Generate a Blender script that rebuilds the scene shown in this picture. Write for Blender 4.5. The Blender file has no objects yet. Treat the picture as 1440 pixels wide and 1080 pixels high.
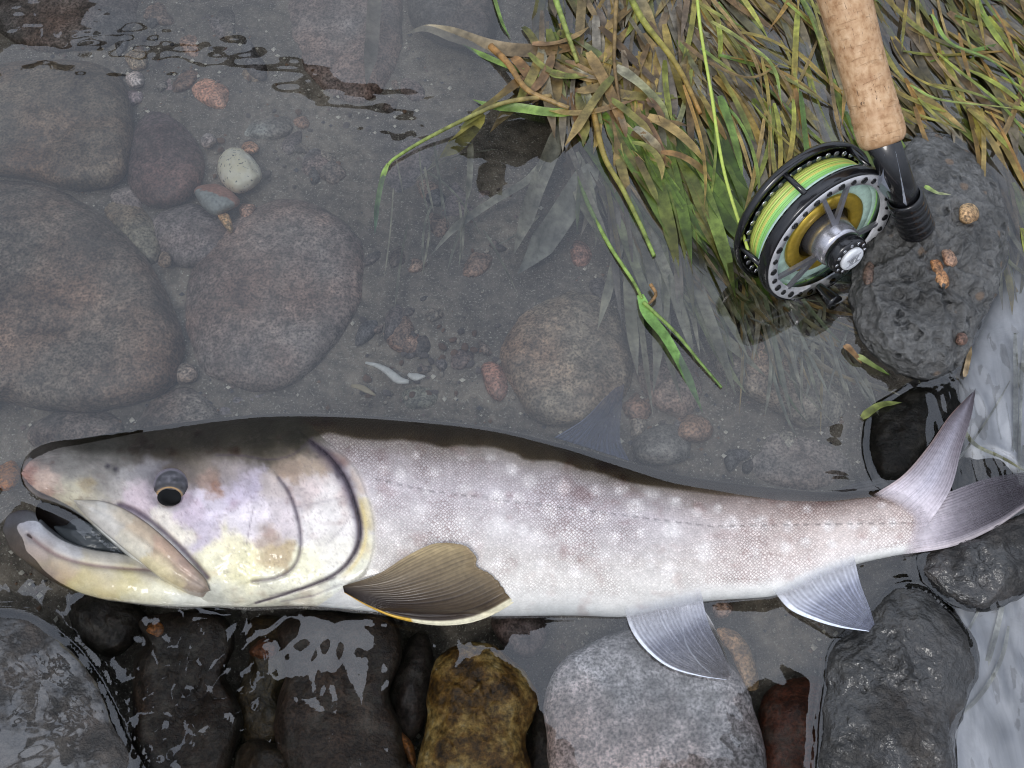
import bpy, math, random
import numpy as np
from mathutils import Vector, Matrix

random.seed(7)
rng = np.random.default_rng(7)
SC = bpy.context.scene
COL = SC.collection

# ------------------------------------------------------------------ camera
TILT = math.radians(28)
DIST = 0.72
FPX = 1738.0                      # focal length in pixels of the 1440 px wide photograph
CAM = np.array([0.0, -DIST * math.sin(TILT), DIST * math.cos(TILT)])
cam_d = bpy.data.cameras.new('camera')
cam = bpy.data.objects.new('camera', cam_d)
COL.objects.link(cam)
cam.location = CAM
cam.rotation_euler = (TILT, 0, 0)
cam_d.sensor_width = 36
cam_d.lens = 36 * FPX / 1440
cam_d.clip_start = 0.01
cam_d.clip_end = 200
SC.camera = cam

# ------------------------------------------------------------------ world, sun, exposure
world = bpy.data.worlds.new('World')
SC.world = world
world.use_nodes = True
wn = world.node_tree.nodes
wl = world.node_tree.links
bg = wn['Background']
sky = wn.new('ShaderNodeTexSky')
sky.sky_type = 'NISHITA'
sky.sun_disc = False
sky.sun_elevation = math.radians(58)
sky.sun_rotation = math.radians(200)
sky.air_density = 1.0
sky.dust_density = 3.0
tc = wn.new('ShaderNodeTexCoord')
cl = wn.new('ShaderNodeTexNoise')
cl.inputs['Scale'].default_value = 4.5
cl.inputs['Detail'].default_value = 5
cr = wn.new('ShaderNodeValToRGB')
cr.color_ramp.elements[0].position = 0.3
cr.color_ramp.elements[0].color = (5.2, 5.9, 7.2, 1)
cr.color_ramp.elements[1].position = 0.7
cr.color_ramp.elements[1].color = (10.2, 10.8, 12.0, 1)
mx = wn.new('ShaderNodeMix')
mx.data_type = 'RGBA'
mx.inputs[0].default_value = 0.8            # closed cloud cover over the blue
wl.new(tc.outputs['Generated'], cl.inputs['Vector'])
wl.new(cl.outputs['Fac'], cr.inputs['Fac'])
wl.new(sky.outputs[0], mx.inputs[6])
wl.new(cr.outputs['Color'], mx.inputs[7])
# an overcast sky is about three times as bright overhead as at the horizon
sx = wn.new('ShaderNodeSeparateXYZ'); wl.new(tc.outputs['Generated'], sx.inputs[0])
mr = wn.new('ShaderNodeMapRange'); wl.new(sx.outputs[2], mr.inputs[0])
mr.inputs[1].default_value = 0.0; mr.inputs[2].default_value = 1.0; mr.inputs[3].default_value = 0.45; mr.inputs[4].default_value = 1.35
mg = wn.new('ShaderNodeMix'); mg.data_type = 'RGBA'; mg.blend_type = 'MULTIPLY'; mg.inputs[0].default_value = 1.0
wl.new(mx.outputs[2], mg.inputs[6]); wl.new(mr.outputs[0], mg.inputs[7])
wl.new(mg.outputs[2], bg.inputs['Color'])
bg.inputs['Strength'].default_value = 0.12
sun_d = bpy.data.lights.new('sun', 'SUN')
sun_d.energy = 1.2
sun_d.angle = math.radians(18)
sun_d.color = (1, 0.97, 0.93)
sun = bpy.data.objects.new('sun', sun_d)
COL.objects.link(sun)
sun.rotation_euler = (math.radians(38), 0, math.radians(-32))
SC.view_settings.view_transform = 'Standard'
SC.view_settings.look = 'None'
SC.view_settings.exposure = 0.30
SC.view_settings.gamma = 1.0
SC.view_settings.use_curve_mapping = False
SC.cycles.use_denoising = True
SC.cycles.filter_width = 1.1
SC.cycles.transparent_max_bounces = 16
SC.cycles.max_bounces = 6
SC.cycles.caustics_reflective = False
SC.cycles.caustics_refractive = False

# ------------------------------------------------------------------ geometry helpers
_c, _s = math.cos(TILT), math.sin(TILT)
RIGHT = np.array([1.0, 0, 0]); UP = np.array([0, _c, _s]); BACK = np.array([0, -_s, _c])


def ray(px, py):
    px = np.asarray(px, float); py = np.asarray(py, float)
    a = (px - 720) / FPX; b = -(py - 540) / FPX
    return np.stack([a, b * _c + _s, b * _s - _c], -1)


def P(px, py, z=0.0):
    """the place at height z that lies under this point of the photograph"""
    d = ray(px, py)
    t = (np.asarray(z, float) - CAM[2]) / d[..., 2]
    return CAM + d * t[..., None]


def overhead(px, py, h):
    """the place at height h whose mirror image in still water lies at this point"""
    d = ray(px, py)
    p = P(px, py, 0.0)
    t = h / -d[..., 2]
    return p + d * np.array([1, 1, -1]) * np.asarray(t)[..., None]


def pix(p):
    """world -> photograph pixel"""
    v = np.asarray(p, float) - CAM
    x = v @ RIGHT; y = v @ UP; w = -(v @ BACK)
    return 720 + FPX * x / w, 540 - FPX * y / w


PXM = DIST / FPX          # metres per photograph pixel at the water

_tab = rng.random((32, 32, 32))


def vnoise(p, seed=0):
    p = np.asarray(p, float) + seed * 7.31
    i = np.floor(p).astype(int); f = p - i
    f = f * f * (3 - 2 * f)
    x0, y0, z0 = i[..., 0] & 31, i[..., 1] & 31, i[..., 2] & 31
    x1, y1, z1 = (x0 + 1) & 31, (y0 + 1) & 31, (z0 + 1) & 31
    fx, fy, fz = f[..., 0], f[..., 1], f[..., 2]
    T = _tab
    a = T[x0, y0, z0] * (1 - fx) + T[x1, y0, z0] * fx
    b = T[x0, y1, z0] * (1 - fx) + T[x1, y1, z0] * fx
    c = T[x0, y0, z1] * (1 - fx) + T[x1, y0, z1] * fx
    d = T[x0, y1, z1] * (1 - fx) + T[x1, y1, z1] * fx
    return ((a * (1 - fy) + b * fy) * (1 - fz) + (c * (1 - fy) + d * fy) * fz) * 2 - 1


def fbm(p, seed=0, octs=4, gain=0.5):
    r = 0; a = 1.0; p = np.asarray(p, float)
    for k in range(octs):
        r = r + a * vnoise(p * (2.03 ** k), seed + k * 3)
        a *= gain
    return r


def catmull(pts, n, closed=False):
    pts = np.asarray(pts, float)
    m = len(pts)
    if closed:
        q = np.vstack([pts[-1], pts, pts[0], pts[1]]); segs = m
    else:
        q = np.vstack([2 * pts[0] - pts[1], pts, 2 * pts[-1] - pts[-2]]); segs = m - 1
    t = np.linspace(0, segs, n, endpoint=not closed)
    i = np.minimum(t.astype(int), segs - 1); f = (t - i)[:, None]
    p0, p1, p2, p3 = q[i], q[i + 1], q[i + 2], q[i + 3]
    return 0.5 * (2 * p1 + (p2 - p0) * f + (2 * p0 - 5 * p1 + 4 * p2 - p3) * f ** 2 + (3 * p1 - p0 - 3 * p2 + p3) * f ** 3)


def arcres(pts, n):
    """catmull curve, resampled evenly along its length"""
    c = catmull(pts, 240)
    d = np.r_[0, np.cumsum(np.linalg.norm(np.diff(c, axis=0), axis=1))]
    t = np.linspace(0, d[-1], n)
    return np.stack([np.interp(t, d, c[:, k]) for k in range(c.shape[1])], -1)


def seg_dist(x, y, poly):
    """distance of the points to a polyline, and the signed side"""
    best = np.full(x.shape, 1e9); side = np.zeros(x.shape)
    for (ax, ay), (bx, by) in zip(poly[:-1], poly[1:]):
        dx, dy = bx - ax, by - ay
        L = dx * dx + dy * dy + 1e-9
        t = np.clip(((x - ax) * dx + (y - ay) * dy) / L, 0, 1)
        ex, ey = x - (ax + t * dx), y - (ay + t * dy)
        d = np.hypot(ex, ey)
        m = d < best
        best = np.where(m, d, best)
        side = np.where(m, np.sign(dx * (y - ay) - dy * (x - ax)), side)
    return best, side


def grid_faces(nu, nv, wrap_u=False, off=0):
    iu = np.arange(nu if wrap_u else nu - 1); iv = np.arange(nv - 1)
    A, B = np.meshgrid(iu, iv, indexing='ij')
    A2 = (A + 1) % nu
    f = np.stack([A * nv + B, A2 * nv + B, A2 * nv + B + 1, A * nv + B + 1], -1).reshape(-1, 4)
    return f + off


def make_mesh(name, verts, faces, mat=None, smooth=True, col=None, uv=None, extra=None):
    me = bpy.data.meshes.new(name)
    verts = np.ascontiguousarray(np.asarray(verts, np.float32).reshape(-1, 3))
    fl = [np.asarray(f, np.int32) for f in (faces if isinstance(faces, list) else [faces])]
    fl = [f for f in fl if len(f)]
    idx = np.concatenate([f.ravel() for f in fl])
    cnt = np.concatenate([np.full(len(f), f.shape[1], np.int32) for f in fl])
    me.vertices.add(len(verts)); me.vertices.foreach_set('co', verts.ravel())
    me.loops.add(len(idx)); me.loops.foreach_set('vertex_index', idx)
    me.polygons.add(len(cnt))
    me.polygons.foreach_set('loop_start', np.r_[0, np.cumsum(cnt)[:-1]].astype(np.int32))
    me.polygons.foreach_set('loop_total', cnt)
    me.update(calc_edges=True)
    me.polygons.foreach_set('use_smooth', np.full(len(cnt), smooth))
    if col is not None:
        a = me.color_attributes.new('tint', 'FLOAT_COLOR', 'POINT')
        c = np.ones((len(verts), 4), np.float32); c[:, :3] = np.asarray(col).reshape(-1, 3)
        a.data.foreach_set('color', c.ravel())
    for k, v in (extra or {}).items():
        a = me.attributes.new(k, 'FLOAT', 'POINT')
        a.data.foreach_set('value', np.asarray(v, np.float32).ravel())
    if uv is not None:
        u = me.uv_layers.new(name='map')
        u.data.foreach_set('uv', np.asarray(uv, np.float32).reshape(-1, 2)[idx].ravel())
    if mat:
        me.materials.append(mat)
    me.validate()
    return me


def link(name, me, origin=(0, 0, 0), parent=None, label=None, cat=None, group=None, kind=None, color=None):
    """origin: where the object stands; the mesh is shifted to be local to it (or to its parent)"""
    o = bpy.data.objects.new(name, me)
    COL.objects.link(o)
    if me is not None and parent is None:
        me.transform(Matrix.Translation(-Vector(origin)))
    if parent is not None:
        o.parent = parent
        b = Vector(parent['_b'])
        if me is not None:
            me.transform(Matrix.Translation(-b))
        o['_b'] = parent['_b']
    else:
        o.location = origin
        o['_b'] = tuple(float(v) for v in origin)
    for k, v in (('label', label), ('category', cat), ('group', group), ('kind', kind)):
        if v:
            o[k] = v
    if color is not None:
        o.color = (*color, 1)
    return o


def thing(name, origin, label, cat, group=None):
    return link(name, None, origin, None, label, cat, group)


def srgb(*c):
    c = np.asarray(c, float) / 255
    return np.where(c <= 0.04045, c / 12.92, ((c + 0.055) / 1.055) ** 2.4)


# ------------------------------------------------------------------ material helpers
class NT:
    def __init__(s, name):
        s.m = bpy.data.materials.new(name); s.m.use_nodes = True
        s.n = s.m.node_tree.nodes; s.l = s.m.node_tree.links
        s.b = s.n['Principled BSDF']; s.out = s.n['Material Output']

    def node(s, t, ins=None, **kw):
        x = s.n.new(t)
        for k, v in kw.items():
            setattr(x, k, v)
        for k, v in (ins or {}).items():
            if isinstance(v, bpy.types.NodeSocket):
                s.l.new(v, x.inputs[k])
            else:
                x.inputs[k].default_value = v
        return x

    def noise(s, vec, scale, detail=4, rough=0.55, dist=0.0):
        return s.node('ShaderNodeTexNoise', {'Vector': vec, 'Scale': scale, 'Detail': detail, 'Roughness': rough, 'Distortion': dist}).outputs['Fac']

    def ramp(s, fac, stops):
        r = s.n.new('ShaderNodeValToRGB')
        e = r.color_ramp.elements
        while len(e) < len(stops):
            e.new(0.5)
        for q, (p, c) in zip(e, stops):
            q.position = p
            q.color = (*c, 1) if not isinstance(c, (int, float)) else (c, c, c, 1)
        s.l.new(fac, r.inputs[0])
        return r.outputs[0]

    def mix(s, f, a, b, blend='MIX'):
        x = s.n.new('ShaderNodeMix'); x.data_type = 'RGBA'; x.blend_type = blend
        for i, v in ((0, f), (6, a), (7, b)):
            if isinstance(v, bpy.types.NodeSocket):
                s.l.new(v, x.inputs[i])
            else:
                x.inputs[i].default_value = v if i == 0 else (*v, 1)
        return x.outputs[2]

    def math(s, op, a, b=0.0, clamp=False):
        x = s.n.new('ShaderNodeMath'); x.operation = op; x.use_clamp = clamp
        for i, v in ((0, a), (1, b)):
            if isinstance(v, bpy.types.NodeSocket):
                s.l.new(v, x.inputs[i])
            else:
                x.inputs[i].default_value = v
        return x.outputs[0]

    def bump(s, h, dist, strength=1.0, normal=None):
        ins = {'Height': h, 'Distance': dist, 'Strength': strength}
        if normal is not None:
            ins['Normal'] = normal
        return s.node('ShaderNodeBump', ins).outputs[0]

    def set(s, **kw):
        for k, v in kw.items():
            k = k.replace('_', ' ')
            if isinstance(v, bpy.types.NodeSocket):
                s.l.new(v, s.b.inputs[k])
            elif k == 'Base Color':
                s.b.inputs[k].default_value = (*v, 1)
            else:
                s.b.inputs[k].default_value = v
        return s.m


def stone_coords(t):
    co = t.node('ShaderNodeTexCoord').outputs['Object']
    oi = t.node('ShaderNodeObjectInfo')
    r = t.math('MULTIPLY', oi.outputs['Random'], 13.0)
    v = t.node('ShaderNodeVectorMath', {0: co, 1: r}, operation='ADD').outputs[0]
    return v, oi.outputs['Color']


def mat_stone(name, rough=0.6, speck=0.35, blotch=0.5, bumpd=0.0006, wet=False, silt=0.5):
    t = NT(name)
    v, c = stone_coords(t)
    n1 = t.noise(v, 28, 5, 0.6)
    n2 = t.noise(v, 160, 4, 0.6)
    n3 = t.noise(v, 620, 3, 0.6)
    f = t.ramp(n1, [(0.3, 1 - blotch * 0.75), (0.7, 1 + blotch * 0.55)])
    a = t.mix(1.0, c, f, 'MULTIPLY')
    f2 = t.ramp(n2, [(0.36, 1 - speck * 0.7), (0.62, 1 + speck * 0.5)])
    a = t.mix(1.0, a, f2, 'MULTIPLY')
    f3 = t.ramp(n3, [(0.38, 1 - speck * 0.9), (0.5, 1.0), (0.68, 1 + speck * 1.0)])
    a = t.mix(1.0, a, f3, 'MULTIPLY')
    # warm and cool mineral tints
    hue = t.noise(v, 15, 3, 0.5)
    a = t.mix(t.ramp(hue, [(0.42, 0.0), (0.66, 0.6)]), a, t.mix(1.0, a, (1.35, 0.92, 0.72), 'MULTIPLY'))
    # silt dusting
    s1 = t.noise(v, 70, 6, 0.68)
    a = t.mix(t.ramp(s1, [(0.5, 0.0), (0.7, silt * 0.6)]), a, (0.17, 0.155, 0.13))
    h = t.math('ADD', t.math('MULTIPLY', n2, 1.0), t.math('MULTIPLY', n3, 0.45))
    nb = t.bump(h, bumpd * 2.5, 0.8)
    t.set(Base_Color=a, Normal=nb, Roughness=rough)
    if wet:
        k1 = t.noise(v, 40, 5, 0.65)
        cnb = t.bump(t.math('ADD', k1, t.math('MULTIPLY', n2, 0.35)), 0.0035, 0.9)
        t.set(Normal=t.bump(t.math('ADD', t.math('MULTIPLY', k1, 2.0), h), 0.0022, 0.9), Coat_Normal=cnb, Coat_Roughness=0.13, Coat_IOR=1.52, Roughness=0.6)
        dk = t.ramp(t.noise(v, 32, 5, 0.7), [(0.42, 0.25), (0.6, 1.6)])
        t.set(Base_Color=t.mix(1.0, a, dk, 'MULTIPLY'), Coat_Weight=t.ramp(t.noise(v, 26, 5, 0.7), [(0.44, 0.06), (0.54, 1.0)]))
        if wet == 'film':
            t.l.remove(t.b.inputs['Coat Normal'].links[0])
            t.set(Coat_Roughness=0.06, Coat_IOR=1.8)
    return t.m


M_STONE = mat_stone('smooth_river_stone', speck=0.6, blotch=0.75, silt=0.6)
M_PEB = mat_stone('pebble_stone', speck=0.7, blotch=0.7, silt=0.15)
M_FILM = mat_stone('stone_under_water_film', rough=0.35, wet='film', silt=0.1, bumpd=0.0004)
M_WET = mat_stone('wet_dark_stone', rough=0.35, wet=True, silt=0.1, bumpd=0.0004)


def mat_lava():
    t = NT('wet_volcanic_rock')
    v, c = stone_coords(t)
    n1 = t.noise(v, 45, 8, 0.65)
    n2 = t.noise(v, 260, 6, 0.65)
    vo = t.node('ShaderNodeTexVoronoi', {'Vector': v, 'Scale': 150.0}).outputs['Distance']
    pits = t.ramp(vo, [(0.1, 0.0), (0.38, 1.0)])
    a = t.mix(1.0, c, t.ramp(n1, [(0.3, 0.5), (0.7, 1.6)]), 'MULTIPLY')
    a = t.mix(1.0, a, t.ramp(n2, [(0.35, 0.6), (0.66, 1.5)]), 'MULTIPLY')
    clast = t.node('ShaderNodeTexVoronoi', {'Vector': v, 'Scale': 60.0, 'Randomness': 1.0})
    cm = t.ramp(clast.outputs['Distance'], [(0.13, 1.0), (0.2, 0.0)])
    pick = t.ramp(t.node('ShaderNodeSeparateColor', {0: clast.outputs['Color']}).outputs[0], [(0.66, 0.0), (0.70, 1.0)])
    a = t.mix(t.math('MULTIPLY', cm, t.math('MULTIPLY', pick, 0.75)), a, (0.17, 0.115, 0.075))
    vo2 = t.node('ShaderNodeTexVoronoi', {'Vector': t.node('ShaderNodeVectorMath', {0: v, 1: t.node('ShaderNodeVectorMath', {0: t.node('ShaderNodeTexNoise', {'Vector': v, 'Scale': 90.0}).outputs['Color'], 1: (0.012, 0.012, 0.012)}, operation='MULTIPLY').outputs[0]}, operation='ADD').outputs[0], 'Scale': 75.0}).outputs['Distance']
    holes = t.ramp(vo2, [(0.10, 0.0), (0.26, 1.0)])
    a = t.mix(1.0, a, t.ramp(holes, [(0.0, 0.25), (1.0, 1.0)]), 'MULTIPLY')
    h = t.math('ADD', t.math('MULTIPLY', n1, 2.6), t.math('ADD', n2, t.math('ADD', t.math('MULTIPLY', pits, 0.35), t.math('MULTIPLY', holes, 0.9))))
    nb = t.bump(h, 0.0026, 1.0)
    t.set(Base_Color=a, Normal=nb, Roughness=t.ramp(n2, [(0.4, 0.35), (0.6, 0.6)]), Coat_Weight=0.3, Coat_Roughness=0.2, Coat_Normal=nb)
    return t.m


M_LAVA = mat_lava()


def mat_algae():
    t = NT('golden_algae_stone')
    v, c = stone_coords(t)
    n1 = t.noise(v, 60, 6, 0.7)
    n2 = t.noise(v, 330, 5, 0.65)
    a = t.ramp(n1, [(0.36, (0.03, 0.014, 0.003)), (0.48, (0.15, 0.075, 0.013)), (0.6, (0.36, 0.235, 0.07)), (0.72, (0.40, 0.34, 0.20))])
    a = t.mix(1.0, a, t.ramp(n2, [(0.35, 0.35), (0.65, 1.6)]), 'MULTIPLY')
    nb = t.bump(t.math('ADD', n1, t.math('MULTIPLY', n2, 0.5)), 0.002, 0.8)
    return t.set(Base_Color=a, Normal=nb, Roughness=0.55)


M_ALGAE = mat_algae()


def mat_bed():
    t = NT('silty_bed')
    v = t.node('ShaderNodeTexCoord').outputs['Object']
    n1 = t.noise(v, 14, 5, 0.6)
    n2 = t.noise(v, 130, 5, 0.7)
    n3 = t.noise(v, 800, 3, 0.6)
    a = t.ramp(n1, [(0.3, (0.085, 0.074, 0.063)), (0.7, (0.23, 0.195, 0.15))])
    a = t.mix(1.0, a, t.ramp(n2, [(0.35, 0.6), (0.65, 1.5)]), 'MULTIPLY')
    a = t.mix(t.ramp(n3, [(0.58, 0.0), (0.68, 0.9)]), a, (0.46, 0.43, 0.36))
    nb = t.bump(t.math('ADD', n2, n3), 0.0012, 0.8)
    return t.set(Base_Color=a, Normal=nb, Roughness=0.8)


M_BED = mat_bed()


def mat_water():
    t = NT('river_water')
    t.n.remove(t.b)
    tr = t.node('ShaderNodeBsdfTransparent', {'Color': (0.965, 0.98, 0.985, 1)})
    gl = t.node('ShaderNodeBsdfGlossy', {'Roughness': 0.0, 'Color': (1, 1, 1, 1)})
    fr = t.node('ShaderNodeFresnel', {'IOR': 1.68})
    mixs = t.node('ShaderNodeMixShader', {0: fr.outputs[0], 1: tr.outputs[0], 2: gl.outputs[0]})
    t.l.new(mixs.outputs[0], t.out.inputs['Surface'])
    return t.m


M_WATER = mat_water()


def mat_grass():
    t = NT('grass_blade')
    at = t.node('ShaderNodeAttribute', attribute_name='tint').outputs['Color']
    v = t.node('ShaderNodeTexCoord').outputs['Object']
    n = t.noise(v, 180, 4, 0.6)
    a = t.mix(1.0, at, t.ramp(n, [(0.3, 0.55), (0.7, 1.5)]), 'MULTIPLY')
    t.set(Base_Color=a, Roughness=0.42, Normal=t.bump(n, 0.0005, 0.5))
    tl = t.node('ShaderNodeBsdfTranslucent', {'Color': a})
    ms = t.node('ShaderNodeMixShader', {0: 0.3, 1: t.b.outputs[0], 2: tl.outputs[0]})
    t.l.new(ms.outputs[0], t.out.inputs['Surface'])
    return t.m


M_GRASS = mat_grass()


def simple(name, color, rough=0.4, metal=0.0, coat=0.0, bump_scale=None, bump_d=0.0002):
    t = NT(name)
    v = t.node('ShaderNodeTexCoord').outputs['Object']
    n = t.noise(v, bump_scale or 300, 4, 0.6)
    a = t.mix(1.0, color, t.ramp(n, [(0.3, 0.82), (0.7, 1.15)]), 'MULTIPLY')
    t.set(Specular_IOR_Level=0.15 if name == 'pupil_black' else 0.5)
    t.set(Base_Color=a, Roughness=rough, Metallic=metal, Coat_Weight=coat, Coat_Roughness=0.08)
    if bump_scale:
        t.set(Normal=t.bump(n, bump_d, 0.6))
    return t.m


# ------------------------------------------------------------------ the fish's outline (also shapes the water round it)
TOP = [(30, 664), (36, 645), (50, 630), (75, 621), (120, 615), (200, 602), (280, 591), (350, 584), (420, 582), (500, 584), (600, 591), (700, 603),
       (800, 627), (880, 649), (950, 667), (1050, 682), (1150, 692), (1210, 690), (1260, 684), (1300, 678), (1335, 676)]
BOT = [(30, 668), (36, 684), (52, 699), (80, 709), (110, 724), (150, 757), (200, 800), (235, 828), (290, 849), (340, 854), (420, 852), (480, 856), (530, 861),
       (600, 868), (700, 867), (800, 866), (880, 868), (930, 858), (1000, 846), (1090, 839), (1150, 816), (1200, 796), (1250, 784), (1300, 775), (1335, 768)]
JT = [(4, 742), (12, 724), (32, 717), (52, 722), (70, 741), (95, 760), (130, 772), (180, 780), (222, 793), (260, 812), (330, 835)]
JB = [(4, 746), (14, 772), (45, 797), (80, 821), (130, 840), (200, 850), (260, 854), (330, 855)]
_tc = catmull(TOP, 300); _bc = catmull(BOT, 300)
outline = np.vstack([_tc, _bc[::-1]])


# ------------------------------------------------------------------ water and bed
def axis(lo, hi, step, far, k):
    core = np.arange(lo, hi + step / 2, step)
    g = np.geomspace(step * 2, far, k)
    return np.r_[lo - g[::-1], core, hi + g]


# stones that break the surface: outlines used both for the stones and for the lifted water at their foot
EM = {
    'rock': [(1198, 400), (1215, 335), (1243, 258), (1275, 203), (1310, 190), (1362, 215), (1398, 260), (1417, 320), (1410, 380), (1386, 440), (1357, 500), (1332, 528), (1290, 532), (1250, 516), (1214, 480), (1200, 440)],
    'right': [(1158, 960), (1164, 912), (1190, 884), (1228, 852), (1252, 826), (1290, 822), (1330, 850), (1366, 892), (1379, 932), (1360, 985), (1345, 1035), (1330, 1110), (1165, 1110), (1150, 1040)],
    'edge': [(1288, 790), (1305, 768), (1360, 748), (1420, 722), (1480, 710), (1500, 800), (1445, 832), (1392, 862), (1340, 852), (1302, 824)],
    'behind_tail': [(1340, 650), (1372, 632), (1410, 637), (1445, 668), (1475, 700), (1470, 760), (1390, 768), (1345, 720)],
    'neck': [(1212, 610), (1222, 575), (1255, 553), (1290, 532), (1330, 524), (1356, 548), (1362, 590), (1330, 650), (1280, 700), (1235, 690), (1214, 650)],
    'corner': [(-90, 868), (-30, 858), (30, 858), (75, 880), (115, 915), (150, 965), (175, 1025), (190, 1110), (-90, 1140)],
    'reel_foot': [(1062, 380), (1100, 412), (1150, 420), (1195, 402)],
}
xs = axis(-0.36, 0.36, 0.0018, 5.0, 14)
ys = axis(-0.25, 0.36, 0.0018, 5.0, 14)
X, Y = np.meshgrid(xs, ys, indexing='ij')
pxw, pyw = pix(np.stack([X, Y, np.zeros_like(X)], -1).reshape(-1, 3))
pxw = pxw.reshape(X.shape); pyw = pyw.reshape(X.shape)
near = (np.abs(X) < 0.4) & (Y > -0.3) & (Y < 0.42)


def ripple(X, Y, ang, wl, amp, warp, seed):
    q = np.stack([X, Y, np.zeros_like(X)], -1)
    u = X * math.cos(ang) + Y * math.sin(ang) + warp * fbm(q * 12, seed, 3)
    return amp * np.sin(u * 2 * math.pi / wl)


def gauss(cx, cy, sx, sy):
    return np.exp(-((pxw - cx) / sx) ** 2 - ((pyw - cy) / sy) ** 2)


q3 = np.stack([X, Y, np.zeros_like(X)], -1)
Z = np.zeros_like(X)
calm = 0.00004 * fbm(q3 * 22, 3, 3)
tl = gauss(120, 60, 420, 90) + gauss(560, 160, 150, 60)
bl = gauss(330, 1000, 330, 130)
rt = gauss(1440, 820, 110, 420) + gauss(1400, 560, 60, 120)
Z += calm
Z += tl * (0.00014 * fbm(q3 * np.array([55, 90, 1]), 11, 2) + ripple(X, Y, 1.35, 0.03, 0.00003, 0.02, 5))
Z += bl * (0.0005 * fbm(q3 * np.array([60, 45, 1]), 21, 2) + ripple(X, Y, 1.1, 0.035, 0.00008, 0.03, 7) + 0.00010 * fbm(q3 * np.array([150, 110, 1]), 23, 2))
Z += rt * (0.0016 * fbm(q3 * np.array([75, 24, 1]), 31, 3))
Z += gauss(1100, 960, 90, 120) * ripple(X, Y, 0.7, 0.012, 0.00003, 0.01, 9)
for k, ol in EM.items():
    c = catmull(ol, 90, True)
    d, _ = seg_dist(pxw, pyw, np.vstack([c, c[:1]]))
    Z += (0.0005 if k == 'corner' else 0.0011) * np.exp(-d / 7.0) * near
d, _ = seg_dist(pxw, pyw, np.vstack([outline, outline[:1]])[::4])
Z += 0.0007 * np.exp(-d / 15.0) * near
me = make_mesh('river_water', np.stack([X, Y, Z], -1), grid_faces(len(xs), len(ys)), M_WATER)
link('water', me, (0, 0, 0), kind='structure')

xs2 = axis(-0.40, 0.40, 0.005, 5.0, 10); ys2 = axis(-0.28, 0.45, 0.005, 5.0, 10)
X2, Y2 = np.meshgrid(xs2, ys2, indexing='ij')
q2 = np.stack([X2, Y2, 0 * X2], -1)
Z2 = -0.046 + 0.006 * fbm(q2 * 9, 2, 3) + 0.0015 * fbm(q2 * 60, 4, 3)
pbx, pby = pix(np.stack([X2, Y2, 0 * X2 - 0.04], -1))
Z2 += 0.012 / (1 + np.exp((pby - 640) / 25)) * (pby > -400)
Z2 += 0.006 * np.exp(-((pbx - 650) / 180) ** 2 - ((pby - 430) / 130) ** 2)
Z2 += 0.007 * np.exp(-((pbx - 300) / 160) ** 2 - ((pby - 90) / 90) ** 2)
Z2 -= 0.022 * np.exp(-((pby - 980) / 130) ** 2)
link('riverbed', make_mesh('riverbed', np.stack([X2, Y2, Z2], -1), grid_faces(len(xs2), len(ys2)), M_BED), kind='structure')


def bedz(x, y):
    i = np.clip(np.searchsorted(xs2, x), 0, len(xs2) - 1); j = np.clip(np.searchsorted(ys2, y), 0, len(ys2) - 1)
    return Z2[i, j]


# ------------------------------------------------------------------ stones
def dome(ol, ztop, thick, flat=2.2, nr=26, na=84, rough=0.05, rs=1.0, seed=0, under=0.75, tilt=(0, 0), ridge=0.0):
    c = catmull(ol, na, True)
    cen = c.mean(0)
    size = np.sqrt(np.ptp(c[:, 0]) * np.ptp(c[:, 1])) * PXM
    rr = np.sin(np.linspace(0, math.pi / 2, nr))
    V = []
    up = thick * 0.6; dn = thick * 0.55
    for r in rr:
        p = cen + (c - cen) * r
        z = ztop - up + up * (1 - r ** flat) ** (1 / 2.0)
        z = z + tilt[0] * (p[:, 0] - cen[0]) * PXM + tilt[1] * (p[:, 1] - cen[1]) * PXM
        V.append(P(p[:, 0], p[:, 1], z))
    for k in range(1, 7):
        a = k / 6 * math.pi / 2
        s = 1 - (1 - under) * (1 - math.cos(a))
        p = cen + (c - cen) * s
        V.append(P(p[:, 0], p[:, 1], np.full(len(p), ztop - up - dn * math.sin(a))))
    V = np.stack(V, 1)              # na x n x 3
    k = 1.0 / max(size, 1e-4)
    cw = V[:, 0].mean(0)
    nrm = V - (cw - np.array([0, 0, thick]))
    nrm /= np.linalg.norm(nrm, axis=-1, keepdims=True)
    q = (V - cw) * k * 3.2 * rs
    f = fbm(q, seed, 5, 0.55)
    if ridge:
        f = f * (1 - ridge) + ridge * (1 - np.abs(fbm(q * 0.8, seed + 50, 3, 0.55)) * 2)
    edge = np.r_[1 - 0.6 * rr, np.full(6, 0.4)]
    V = V + nrm * (f * size * rough * edge[None, :])[..., None]
    V[:, 0] = V[:, 0].mean(0)
    F = grid_faces(na, V.shape[1], True)
    return V, F


def stone(name, ol, ztop, thick, color, label, mat=None, cat='stone', group=None, **kw):
    kw.setdefault('rough', 0.055); kw.setdefault('rs', 1.3); kw.setdefault('ridge', 0.12)
    V, F = dome(ol, ztop, thick, **kw)
    o = V.reshape(-1, 3).mean(0)
    me = make_mesh(name, V, F, mat or M_STONE)
    return link(name, me, tuple(o), label=label, cat=cat, group=group, color=color)


def ell(cx, cy, rx, ry, ang=0, n=9, jit=0.12):
    a = np.linspace(0, 2 * math.pi, n, endpoint=False)
    r = 1 + jit * (rng.random(n) * 2 - 1)
    x = rx * np.cos(a) * r; y = ry * np.sin(a) * r
    c, s = math.cos(math.radians(ang)), math.sin(math.radians(ang))
    return [(cx + x[i] * c - y[i] * s, cy + x[i] * s + y[i] * c) for i in range(n)]


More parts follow.
